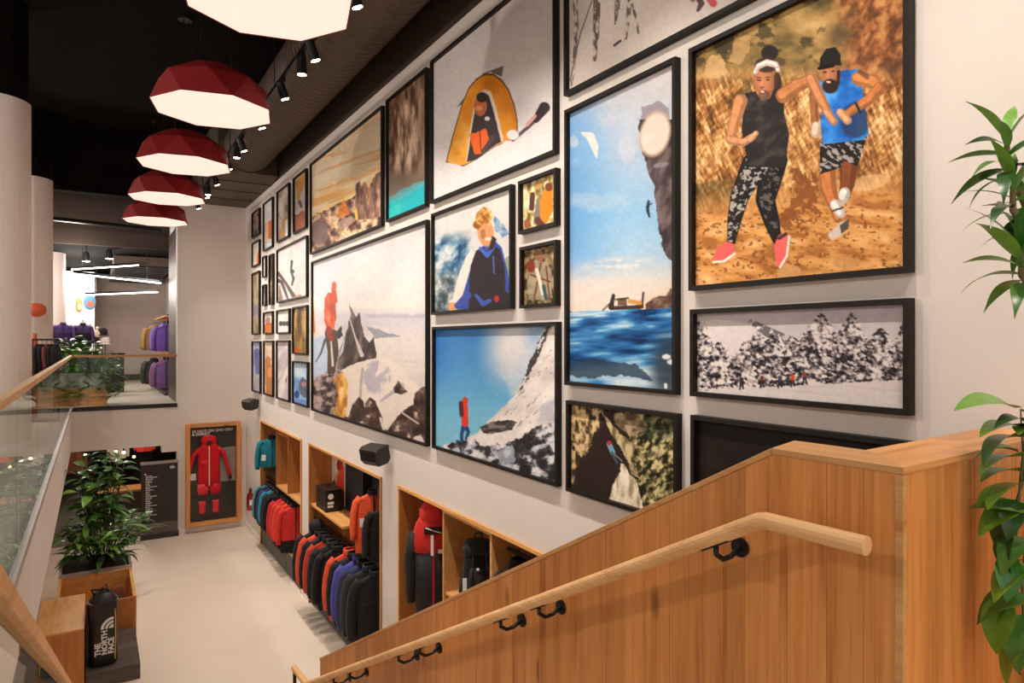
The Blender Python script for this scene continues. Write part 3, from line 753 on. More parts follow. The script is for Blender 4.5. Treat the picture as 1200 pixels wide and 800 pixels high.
def art_vest(a):
    a.vgrad([(210, (226, 220, 212)), (270, (216, 214, 212)), (370, (206, 212, 216))])
    n = a.noise(10, 16, seed=3, ang=.6)
    a.tex((1 - sstep(540, 556, a.X + (a.noise(12, seed=1) - .5) * 24)) * sstep(266, 290, a.Y), [(.34, (30, 74, 116)), (.48, (88, 134, 168)), (.6, (170, 194, 206)), (.72, (232, 232, 230))], n)
    a.tex((1 - sstep(532, 548, a.X)) * sstep(310, 330, a.Y), [(.34, (62, 78, 86)), (.5, (130, 146, 150)), (.66, (222, 222, 216))], a.noise(8, 12, seed=5))
    a.tex(a.poly([(578, 252), (590, 262), (597, 275), (590, 278), (580, 270)], 4), [(.3, (76, 118, 158)), (.7, (190, 206, 216))], a.noise(8, seed=7))
    a.mix(a.poly([(528, 356), (540, 316), (552, 290), (558, 300), (546, 352), (530, 360)], 1.5), (236, 230, 222))
    a.mix(a.poly([(592, 300), (604, 300), (604, 340), (594, 330)], 3), (118, 124, 74), .6)
    a.mix(a.poly([(537, 362), (547, 330), (553, 308), (562, 292), (568, 286), (580, 282), (588, 290), (595, 318), (598, 342), (590, 345), (580, 330), (560, 340), (552, 364)]), (58, 80, 168))
    a.mix(a.poly([(549, 364), (551, 312), (558, 294), (566, 290), (572, 300), (580, 288), (586, 292), (592, 316), (592, 342), (604, 346), (604, 364)], .8), (52, 44, 48)); a.mix(a.stroke([(578, 300), (579, 320)], 1.6), (90, 110, 190)); a.mix(a.stroke([(558, 346), (566, 356), (574, 352)], [4, 6, 4]), (70, 92, 176)); a.mix(a.ell(582, 350, 3, 4), (180, 50, 50)); a.mix(a.stroke([(563, 291), (571, 300), (578, 290)], [4, 4, 4]), (74, 110, 198))
    a.mix(a.ell(531, 359, 6, 5), (226, 160, 104)); a.mix(a.stroke([(536, 358), (548, 346)], [7, 9]), (66, 86, 172))
    a.mix(a.ell(569, 272, 9.5, 17, -.12), (222, 156, 106)); a.mix(a.ell(566, 274, 3, 6), (150, 92, 58), .6); a.mix(a.ell(572, 280, 4, 2), (240, 216, 200)); a.mix(a.poly([(577, 276), (582, 280), (578, 292), (572, 294)]), (60, 48, 46))
    a.tex(a.poly([(555, 266), (558, 252), (566, 243), (574, 244), (577, 256), (574, 266), (566, 262), (560, 270)], 2.5), [(.3, (150, 92, 40)), (.55, (216, 158, 84)), (.75, (250, 220, 160))], a.noise(4, seed=9))

def art_kid(a):
    a.vgrad([(200, (120, 100, 60)), (225, (236, 214, 160)), (275, (206, 176, 120))])
    a.tex(np.ones(a.X.shape) * .8, [(.32, (84, 76, 36)), (.48, (206, 176, 96)), (.62, (252, 240, 206))], a.noise(5, 9, seed=2))
    a.mix(a.poly([(624, 262), (627, 240), (634, 226), (638, 262)], 2), (134, 128, 118)); a.mix(a.poly([(632, 236), (638, 222), (648, 220), (647, 250), (640, 262), (634, 262)], 1.5), (232, 140, 44)); a.mix(a.stroke([(624, 228), (623, 244)], 6), (92, 60, 60)); a.mix(a.ell(643, 219, 4.5, 5), (120, 72, 48)); a.mix(a.stroke([(630, 258), (640, 268)], [8, 5]), (110, 60, 50)); a.mix(a.ell(630, 218, 3.5, 4), (200, 150, 100)); a.mix(a.ell(618, 262, 4, 6), (150, 70, 50), .8)

def art_plaid(a):
    a.vgrad([(285, (170, 130, 84)), (306, (132, 100, 66)), (360, (84, 72, 48))])
    n = a.noise(4, 6, seed=4); a.tex(np.ones(a.X.shape) * .75, [(.3, (46, 40, 28)), (.5, (120, 100, 68)), (.7, (206, 184, 132))], n)
    a.mix(a.poly([(620, 310), (628, 304), (640, 306), (646, 316), (647, 350), (618, 352)], 2), (170, 164, 140), .7)
    a.mix(a.stroke([(634, 308), (626, 350)], 2) + a.stroke([(640, 312), (644, 350)], 2) + a.stroke([(622, 322), (645, 330)], 2), (120, 50, 44), .9); a.mix(a.stroke([(629, 316), (636, 344)], 4), (232, 222, 196)); a.mix(a.ell(632, 300, 5, 6), (150, 100, 70)); a.mix(a.ell(622, 312, 5, 7), (140, 56, 44)); a.mix(a.stroke([(637, 335), (640, 350)], 4), (60, 84, 90))

def art_skyman(a):
    a.vgrad([(380, (60, 122, 190)), (430, (84, 152, 210)), (490, (120, 190, 222)), (560, (150, 206, 226))])
    a.mix(a.ell(600, 405, 26, 36, .2, .8), (232, 226, 224), .95); a.mix(sstep(.42, .7, a.noise(40, 34, seed=3, ang=.9)) * sstep(545, 600, a.X), (222, 220, 222), .6); a.mix((1 - sstep(508, 540, a.X)) * (1 - sstep(400, 480, a.Y)), (44, 104, 184), .6)
    mt = a.poly([(520, 522), (538, 517), (559, 507), (580, 486), (604, 462), (614.5, 441), (628, 408), (638, 384), (660, 376), (660, 580), (500, 580)], 2)
    a.tex(mt, [(.3, (214, 202, 198)), (.5, (234, 224, 218)), (.7, (246, 238, 232))], a.noise(26, 14, seed=5, ang=-.6))
    a.mix(a.poly([(606, 462), (614, 441), (628, 408), (639, 384), (646, 380), (640, 398), (630, 420), (618, 446)], 2.5) * (a.noise(5, 9, seed=6, ang=.4) > .42), (58, 52, 52), .95)
    a.mix(mt * (a.noise(10, 2.4, seed=7, ang=-.9) > .72) * (a.Y < 500), (130, 118, 116), .6)
    a.tex(a.poly([(562, 500), (578, 494), (596, 491), (606, 494), (600, 502), (578, 508), (566, 508)], 2), [(.4, (60, 54, 54)), (.6, (130, 124, 128))], a.noise(8, 4, seed=8))
    rk = a.poly([(524, 524), (540, 515), (556, 514), (566, 522), (590, 520), (612, 512), (628, 500), (652, 494), (652, 580), (600, 566), (540, 538)], 4)
    a.tex(rk, [(.36, (44, 42, 46)), (.48, (84, 82, 88)), (.54, (176, 176, 188)), (.66, (236, 232, 232))], a.noise(11, 9, seed=9, oct=4, ang=-.4))
    a.mix(a.poly([(582, 530), (600, 522), (606, 540), (590, 552)], 3), (200, 208, 226), .7); a.mix(a.poly([(634, 474), (649, 466), (649, 492), (630, 494)], 3), (186, 190, 206), .6)
    a.mix(a.stroke([(544, 498), (541, 508), (541, 517)], [6, 4, 4]) + a.stroke([(545, 498), (549, 506), (546, 514)], [6, 4, 3]), (44, 76, 124)); a.mix(a.stroke([(544, 474), (545, 496)], [8, 8]), (226, 62, 50)); a.mix(a.stroke([(540, 472), (541, 486)], [5, 5]), (84, 50, 54)); a.mix(a.ell(545, 469, 3.4, 4), (206, 70, 50))

def art_climber(a):
    a.vgrad([(250, (214, 204, 204)), (300, (222, 216, 220)), (360, (230, 220, 212)), (370, (206, 200, 208)), (400, (222, 212, 206)), (520, (226, 214, 204))])
    a.mix(sstep(.45, .7, a.noise(40, 22, seed=2, ang=-.5)) * (1 - sstep(340, 372, a.Y)), (196, 204, 224), .5); a.mix(sstep(.5, .7, a.noise(30, 50, seed=3, ang=.7)) * (1 - sstep(320, 360, a.Y)), (238, 230, 222), .6)
    a.mix((np.abs(a.Y - 370) < 2.5) * sstep(420, 440, a.X) * (a.noise(14, 4, seed=4) > .4), (176, 172, 182), .6); a.mix(sstep(372, 380, a.Y) * sstep(.5, .7, a.noise(60, 8, seed=5)), (204, 196, 198), .5)
    a.mix(a.poly([(362, 400), (384, 392), (384, 440), (362, 450)], 2), (176, 196, 222), .8)
    a.mix(a.poly([(428, 382), (450, 388), (470, 394), (440, 396)], 2), (110, 116, 132), .6)
    pk = a.poly([(394, 432), (397, 416), (402, 400), (408, 382), (411, 368), (409, 355), (412, 362), (417, 372), (421, 366), (424, 380), (427, 394), (433, 402), (438, 394), (441, 414), (441, 420), (420, 426), (408, 436)], 1.2)
    a.tex(pk, [(.3, (58, 46, 46)), (.55, (84, 70, 66)), (.75, (128, 112, 104))], a.noise(6, 16, seed=7, ang=.3))
    a.mix(a.stroke([(410, 374), (416, 394), (424, 416)], [1, 2, 5]), (214, 200, 194)); a.mix(a.poly([(396, 420), (404, 396), (406, 388), (402, 412)]), (196, 206, 222)); a.mix(a.poly([(394, 388), (400, 382), (402, 392), (396, 398)], 1.5), (60, 56, 60))
    a.mix(a.poly([(396, 442), (402, 432), (425, 422), (455, 418), (470, 430), (485, 450), (500, 456), (504, 524), (396, 500)], 2), (232, 218, 206)); a.mix(sstep(.48, .6, a.noise(12, 26, seed=9, ang=.5)) * a.ell(442, 442, 16, 20), (176, 168, 186), .8); a.mix(a.stroke([(425, 432), (423, 450), (422, 470)], 3), (168, 156, 160), .8); a.mix(a.stroke([(446, 470), (462, 458), (470, 452)], [2, 5, 8]), (172, 164, 182), .8)
    a.tex(a.poly([(362, 450), (374, 440), (390, 432), (400, 434), (398, 470), (406, 494), (362, 482)], 3), [(.35, (60, 48, 48)), (.5, (116, 98, 98)), (.66, (186, 164, 158))], a.noise(6, 5, seed=11, ang=.4))
    a.tex(a.poly([(391, 444), (402, 434), (408, 452), (408, 476), (404, 492), (392, 486), (396, 462)], 1.5), [(.3, (176, 112, 44)), (.55, (232, 176, 96)), (.75, (250, 214, 150))], a.noise(5, 10, seed=12))
    br = [(.3, (52, 40, 38)), (.55, (84, 64, 56)), (.7, (122, 98, 86)), (.8, (206, 188, 176))]
    n = a.noise(8, 8, seed=13)
    for p in ([(408, 490), (413, 474), (420, 465), (426, 470), (430, 484), (430, 500), (408, 494)], [(429, 490), (428, 472), (433, 465), (440, 470), (448, 490), (450, 508), (430, 502)], [(452, 508), (462, 492), (474, 480), (484, 474), (490, 478), (504, 490), (504, 526), (470, 518)], [(484, 476), (486, 460), (494, 454), (504, 450), (504, 490), (492, 486)], [(461, 454), (467, 446), (472, 454), (478, 459), (470, 463), (462, 460)], [(400, 500), (404, 488), (420, 492), (450, 502), (474, 514), (474, 522), (400, 498)]):
        a.tex(a.poly(p, 1.2), br, n)
    a.mix(a.poly([(484, 514), (492, 508), (498, 518), (490, 520)], 2), (226, 214, 206)); a.mix(a.stroke([(472, 484), (490, 496)], 2), (206, 190, 180)); a.mix(a.stroke([(446, 490), (450, 504)], 3), (226, 212, 202))
    # figure
    a.mix(a.stroke([(385, 390), (388, 412), (386, 436)], [9, 8, 5]) + a.stroke([(391, 390), (394, 412), (390, 436)], [8, 6, 5]), (86, 70, 62)); a.mix(a.stroke([(388, 400), (390, 428)], [2, 3]), (206, 196, 188))
    a.tex(a.poly([(380, 350), (385, 343), (390, 344), (393, 350), (394, 372), (391, 386), (384, 388), (380, 376)], 1), [(.35, (176, 66, 32)), (.6, (226, 98, 56)), (.8, (240, 140, 90))], a.noise(6, 12, seed=15)); a.mix(a.stroke([(391, 338), (392, 352)], [5, 7]), (200, 74, 40)); a.mix(a.ell(391.5, 335, 2.8, 5), (206, 90, 50)); a.mix(a.stroke([(385, 386), (388, 396)], 7), (150, 60, 50)); a.mix(a.stroke([(381, 398), (376, 414), (370, 424)], [3, 2, 1]), (84, 76, 84)); a.mix(a.stroke([(366, 356), (367, 388)], [3, 5]), (222, 130, 56)); a.mix(a.stroke([(366, 440), (366, 452)], 3), (200, 110, 60))

def art_sunset(a):
    a.vgrad([(150, (246, 226, 196)), (210, (250, 206, 150)), (240, (244, 186, 124)), (258, (222, 166, 134)), (300, (150, 116, 96))], lean=.28 - .28 * 0 if False else 0.0)
    sl = a.Y + .42 * (a.X - 365)
    a.im[:] = a.ramp(sl, [(160, (250, 214, 168)), (215, (255, 238, 210)), (240, (255, 212, 146)), (262, (255, 226, 166)), (285, (250, 192, 132)), (300, (226, 176, 154)), (316, (180, 138, 116)), (345, (150, 118, 96))])
    a.mix(sstep(.5, .66, a.noise(60, 6, seed=2, ang=-.35)) * (sl < 292), (240, 172, 100), .6); a.mix(sstep(.54, .68, a.noise(50, 5, seed=4, ang=-.4)) * (sl < 292), (255, 244, 220), .7)
    g = a.poly([(364, 254), (384, 244), (405, 236), (420, 226), (440, 216), (452, 206), (452, 262), (364, 300)], 2.5)
    a.tex(g, [(.34, (78, 56, 50)), (.5, (142, 106, 84)), (.62, (196, 158, 124)), (.75, (240, 210, 170))], a.noise(5, 7, seed=6))
    a.tex(a.poly([(416, 240), (417, 216), (421, 212), (424, 218), (428, 212), (432, 220), (441, 204), (448, 200), (448, 254), (420, 258)], 1.5), [(.3, (92, 66, 60)), (.55, (166, 126, 104)), (.75, (226, 180, 150))], a.noise(4, 14, seed=8)); a.mix(a.ell(374, 272, 10, 15), (116, 92, 90), .9)
    a.tex(a.poly([(395, 256), (398, 240), (404, 234), (408, 246), (410, 250), (402, 254)], .6), [(.3, (206, 108, 44)), (.7, (240, 150, 72))], a.noise(6, seed=9)); a.mix(a.poly([(394, 262), (412, 252), (418, 258), (400, 270)], 2), (176, 146, 130), .8); a.mix(a.poly([(390, 286), (414, 272), (432, 266), (430, 272), (400, 284)], 3) * (a.noise(4, seed=10) > .45), (240, 222, 190), .8); a.mix(a.stroke([(417, 246), (418, 256)], 3), (240, 190, 70))

def art_canyon(a):
    a.vgrad([(90, (138, 110, 90)), (190, (140, 116, 98)), (215, (124, 104, 90)), (236, (128, 116, 106))])
    a.tex((1 - sstep(190, 212, a.Y + (a.noise(5, seed=1) - .5) * 40)) * sstep(500, 470, a.X + 0 * a.Y) if False else (1 - sstep(188, 210, a.Y)) * (1 - .6 * sstep(480, 498, a.X)), [(.3, (84, 60, 48)), (.48, (150, 116, 94)), (.62, (206, 172, 148)), (.75, (236, 208, 186))], a.noise(4, 22, seed=3))
    a.mix(a.poly([(455, 100), (464, 96), (466, 126), (455, 130)], 2), (110, 66, 44), .7)
    a.mix(a.poly([(452, 240), (470, 228), (500, 212), (504, 212), (504, 246), (452, 262)], 1.5), (40, 186, 196)); a.mix(a.poly([(452, 232), (500, 208), (500, 216), (452, 242)], 3), (92, 176, 184), .8); a.mix(a.poly([(456, 246), (470, 238), (470, 252), (456, 256)], 2), (60, 206, 196), .8)

def quick(stops, sx, sy, seed, ang=0.0, extra=None):
    def f(a):
        a.tex(np.ones(a.X.shape), stops, a.noise(sx, sy, seed=seed, ang=ang))
        if extra: extra(a)
    return f
def e_orange(a): a.mix(a.poly([(311, 262), (320, 256), (320, 278), (311, 282)], .5), (232, 116, 66)); a.mix(a.stroke([(313, 262), (313, 281)], 3), (250, 214, 170))
def e_flame(a): a.mix(a.poly([(300, 314), (302, 296), (304.5, 284), (305, 312)], .8), (232, 120, 56))
def e_climb(a): a.mix(a.poly([(326, 286), (329, 262), (336, 250), (336, 262), (333, 284)], 1.5), (206, 150, 100), .8); a.mix(a.poly([(334, 258), (338, 256), (338, 276), (334, 280)], .6), (240, 236, 232))
def e_hang(a): a.mix(a.poly([(345, 214), (358, 200), (359, 212), (352, 226), (350, 240)], 1.5), (232, 172, 84)); a.mix(a.poly([(343, 252), (362, 246), (362, 266), (343, 276)], 2), (180, 110, 80)); a.mix(a.stroke([(351, 236), (353, 242)], 3), (120, 84, 70))
def e_branch(a):
    a.mix(a.stroke([(326, 320), (334, 330), (346, 350)], [4, 3, 5]), (92, 72, 64)); a.mix(a.stroke([(324, 328), (330, 330), (338, 352)], [5, 4, 2]), (84, 70, 64)); a.mix(a.stroke([(342, 306), (341, 318), (344, 326), (342, 334)], [3, 2, 3, 2]), (62, 54, 56)); a.mix(a.ell(342.5, 318, 2.5, 2.5), (70, 58, 56)); a.mix(a.poly([(326, 352), (328, 332), (332, 352)], 1), (146, 118, 98)); a.mix(a.stroke([(342, 350), (352, 346)], 3), (196, 150, 116))
def e_dune(a): a.mix(a.poly([(306, 382), (313, 379), (322, 377), (322, 394), (306, 394)]), (206, 122, 66)); a.mix(a.ell(314, 376, 3, 5), (150, 90, 60), .7)
def e_pups(a):
    for x in (329, 333, 337): a.mix(a.ell(x, 379, 2.2, 3), (84, 78, 80))
def e_wood(a): a.mix((a.Y > 400) * 1.0, (150, 130, 60), .6); a.mix(a.ell(348, 410, 5, 3), (210, 84, 44), .8)
def e_blue(a): a.mix(a.ell(301, 414, 3, 6), (96, 100, 176), .8); a.mix(a.stroke([(301, 420), (302, 436)], 5), (110, 112, 186), .8); a.mix(a.poly([(296, 446), (306, 442), (306, 460), (296, 458)], 2), (196, 190, 192), .9)
def e_dog(a): a.mix(a.poly([(310, 424), (314, 416), (318, 424), (322, 434), (320, 462), (311, 460)], 2), (196, 130, 78)); a.mix(a.ell(317, 436, 4, 6), (236, 160, 92))
def e_ski(a): a.mix(a.poly([(334, 446), (336, 440), (336, 450)]), (110, 94, 90)); a.mix(a.poly([(330, 466), (338, 440), (340, 470)], 1), (206, 192, 196), .8)
def e_bluetent(a): a.mix(a.poly([(350, 448), (354, 442), (360, 446), (360, 466), (352, 464)], 2), (96, 104, 124)); a.mix(a.ell(356, 450, 3, 3), (226, 150, 150), .7); a.mix(a.ell(348, 462, 3, 5), (46, 84, 150)); a.mix((a.Y > 468) * 1.0, (96, 140, 216), .8)

FR = 'black box frame'
# u of the far edge, v of top and bottom at that edge, u of the near edge, painter, label
FRAMES = [
 (806.5, 57.5, 340.6, 1072.5, art_runners, 'framed photo of two trail runners on an orange dirt slope'),
 (808, 362.5, 463.8, 1072.5, art_trees, 'wide framed photo of snow-laden fir trees and tiny skiers'),
 (808.8, 486, 640, 1072.5, art_dark, 'nearly black framed photo half hidden behind the oak guard'),
 (660.3, -110, 112.5, 935, art_snow, 'framed photo of bare tree trunks in snow, topmost on the wall'),
 (661, 129.5, 450.8, 798, art_sea, 'tall framed photo of blue sea, longtail boat and overhanging cliff'),
 (662.8, 468.8, 575, 799.5, art_cave, 'framed photo of a climber among mossy cave rocks'),
 (503.6, 72, 238.5, 656, art_tent, 'large framed photo of an orange tent in white snow'),
 (504.8, 250.8, 368.8, 604.2, art_vest, 'framed portrait of a blond person in a blue fleece and dark vest'),
 (606.8, 212.7, 274.5, 657.2, art_kid, 'small framed photo of people in orange among yellow trees'),
 (608.3, 290, 361.3, 657.4, art_plaid, 'small framed photo of a seated person in a pale checked shirt'),
 (505.8, 383, 524.5, 658.5, art_skyman, 'framed photo of a red-jacketed hiker under deep blue sky'),
 (364.2, 306.7, 480.5, 504.4, art_climber, 'biggest framed photo, climber in orange before jagged snowy peaks'),
 (362.6, 192.3, 298.2, 451.3, art_sunset, 'framed photo of a small orange tent under a yellow sunset'),
 (451.6, 117.5, 260.3, 503.6, art_canyon, 'narrow framed photo of brown canyon rock above turquoise water'),
 (294.5, 250, 279.5, 306, quick([(.35, (60, 56, 54)), (.5, (176, 160, 150)), (.65, (226, 214, 206))], 4, 7, 61), 'small framed photo of pale streaked rock high beside the end wall'),
 (307.6, 239, 294.8, 321.6, quick([(.3, (214, 214, 222)), (.7, (240, 234, 232))], 8, 20, 62, extra=e_orange), 'framed photo of an orange tent doorway on pale snow'),
 (323.6, 225.2, 284.6, 341, quick([(.3, (150, 124, 110)), (.5, (190, 168, 156)), (.7, (222, 208, 200))], 5, 9, 63, extra=e_climb), 'framed photo of a climber on rosy grey rock'),
 (342.8, 209.2, 274.6, 361.4, quick([(.3, (214, 206, 210)), (.7, (240, 234, 226))], 10, 10, 64, extra=e_hang), 'framed photo of yellow foliage above a white waterfall'),
 (294.5, 285.5, 313.6, 306, quick([(.3, (236, 226, 214)), (.7, (246, 238, 230))], 8, 8, 65, extra=e_flame), 'small framed photo of a bright orange flame-like rock'),
 (306.8, 301, 325.6, 313.6, quick([(.3, (206, 196, 186)), (.7, (240, 232, 222))], 4, 8, 66), 'tiny narrow framed photo of pale snow, upper of two'),
 (306.8, 334, 358.6, 313.6, quick([(.35, (96, 84, 76)), (.6, (216, 206, 198))], 4, 8, 67), 'tiny narrow framed photo of speckled rock, lower of two'),
 (314.4, 299, 357.6, 322.2, quick([(.3, (46, 38, 34)), (.5, (120, 84, 60)), (.7, (206, 196, 150))], 5, 16, 68), 'narrow framed photo of dark trunks with a pale gap'),
 (323.5, 293, 355, 362.2, quick([(.3, (222, 208, 204)), (.5, (240, 230, 222)), (.7, (226, 214, 220))], 14, 20, 69, extra=e_branch), 'framed photo of a leaping skier over snowy branches'),
 (294.5, 320.5, 392, 306, quick([(.35, (150, 134, 110)), (.5, (206, 190, 156)), (.65, (160, 150, 160))], 8, 26, 70), 'tall narrow framed photo of a hazy yellow valley by the end wall'),
 (307.8, 366, 391.6, 321.6, quick([(.3, (222, 206, 196)), (.7, (240, 226, 214))], 10, 10, 71, extra=e_dune), 'small framed photo of an orange desert horizon'),
 (323.2, 363.6, 391.2, 341.4, quick([(.3, (228, 224, 222)), (.7, (240, 234, 230))], 12, 12, 72, extra=e_pups), 'small framed photo of three dark spots on white snow'),
 (341.8, 360, 414.6, 362.4, quick([(.32, (72, 52, 30)), (.48, (146, 108, 60)), (.62, (206, 172, 96)), (.75, (240, 214, 140))], 4, 34, 73, extra=e_wood), 'framed photo of a golden autumn forest with tall trunks'),
 (294.5, 399.6, 458, 307, quick([(.3, (206, 206, 226)), (.6, (170, 170, 212))], 8, 14, 74, extra=e_blue), 'narrow framed photo in violet blue tones by the end wall'),
 (308, 399, 461.6, 322, quick([(.3, (226, 196, 176)), (.7, (240, 214, 196))], 10, 16, 75, extra=e_dog), 'narrow framed photo of a tan rock tower in orange light'),
 (323, 398.6, 466.6, 341.2, quick([(.35, (196, 184, 186)), (.5, (226, 214, 212)), (.65, (238, 228, 224))], 4, 30, 76, ang=.45, extra=e_ski), 'narrow framed photo of diagonal ski tracks in snow'),
 (341.8, 422.6, 472.2, 363.2, quick([(.3, (120, 160, 214)), (.5, (170, 204, 236)), (.7, (214, 228, 240))], 10, 14, 77, extra=e_bluetent), 'framed photo of a camp in bright blue ice light'),
]
M_PRINT, _N, _L, _P = newmat('photo_print')
_a = _N.new('ShaderNodeVertexColor'); _a.layer_name = 'print'
_L.new(_a.outputs['Color'], _P.inputs['Base Color'])
_P.inputs['Roughness'].default_value = .5
_P.inputs['Specular IOR Level'].default_value = .12

def print_mesh(name, y0, y1, z0, z1, x, painter, res, origin):
    """flat sheet facing -x; its picture is painted per vertex"""
    ua, ub = project(x, y1, z1)[0], project(x, y0, z1)[0]
    va, vb = project(x, y0, z1)[1], project(x, y0, z0)[1]
    nx = int(max(14, min(340, (ub - ua) / res))); ny = int(max(20, min(330, (vb - va) / res)))
    # columns spread evenly over the sheet
    ys = np.linspace(y1, y0, nx); zs = np.linspace(z1, z0, ny)
    Yg, Zg = np.meshgrid(ys, zs)
    d = x * ST + Yg * CT
    U = 600 + FPX * (x * CT - Yg * ST) / d; V = 400 - FPX * (Zg - H) / d
    a = Art(U, V); painter(a)
    gr = 1 + .07 * (a.noise(2.4, oct=2, seed=90) - .5) + .05 * (a.noise(9, 7, seed=91) - .5)       # photographic grain
    a.im = a.im * gr[..., None]
    c = np.clip(a.im, 0, 255) / 255.0
    lin = np.where(c <= .04045, c / 12.92, ((c + .055) / 1.055) ** 2.4)
    vs = np.stack([np.full(Yg.size, x) - origin[0], Yg.ravel() - origin[1], Zg.ravel() - origin[2]], -1)
    idx = np.arange(nx * ny).reshape(ny, nx)
    q = np.stack([idx[:-1, :-1], idx[1:, :-1], idx[1:, 1:], idx[:-1, 1:]], -1).reshape(-1, 4)
    me = bpy.data.meshes.new(name)
    me.vertices.add(len(vs)); me.vertices.foreach_set('co', vs.ravel())
    me.loops.add(q.size); me.loops.foreach_set('vertex_index', q.ravel().astype(np.int32))
    me.polygons.add(len(q)); me.polygons.foreach_set('loop_start', np.arange(0, q.size, 4, dtype=np.int32))
    me.update(calc_edges=True)
    at = me.color_attributes.new('print', 'FLOAT_COLOR', 'POINT')
    at.data.foreach_set('color', np.concatenate([lin.reshape(-1, 3), np.ones((nx * ny, 1))], -1).ravel().astype(np.float32))
    me.materials.append(M_PRINT)
    return me

FD = .050       # frame depth
for ul, vt, vb, ur, painter, label in FRAMES:
    XF = W - FD
    A = onX(ul, vt, XF); B = onX(ul, vb, XF); C = onX(ur, 400, W)
    y1, y0, z1, z0 = A.y, C.y, A.z, B.z
    if painter is art_dark: z0 = onX(662.8, 575, XF).z
    fw = .027 if (y1 - y0) > .5 else .024
    t = thing('framed_photo', label, 'picture', (W, (y0 + y1) / 2, z0), 0)
    mb = MB()
    for bx in ((y0, y0 + fw, z0, z1), (y1 - fw, y1, z0, z1)):
        mb.box(XF, W - .001, *bx)
    mb.box(XF, W - .001, y0 + fw, y1 - fw, z0, z0 + fw); mb.box(XF, W - .001, y0 + fw, y1 - fw, z1 - fw, z1)
    mb.build('frame', M_FRAME, t, world=True)
    boxes((W - .012, W - .002, y0 + fw, y1 - fw, z0 + fw, z1 - fw)).build('backing_board', M_BLACK, t, world=True)
    me = print_mesh('print', y0 + fw * .9, y1 - fw * .9, z0 + fw * .9, z1 - fw * .9, W - .016, painter, 1.0 if ul > 650 else .75, t.location)
    link('print', me, t)
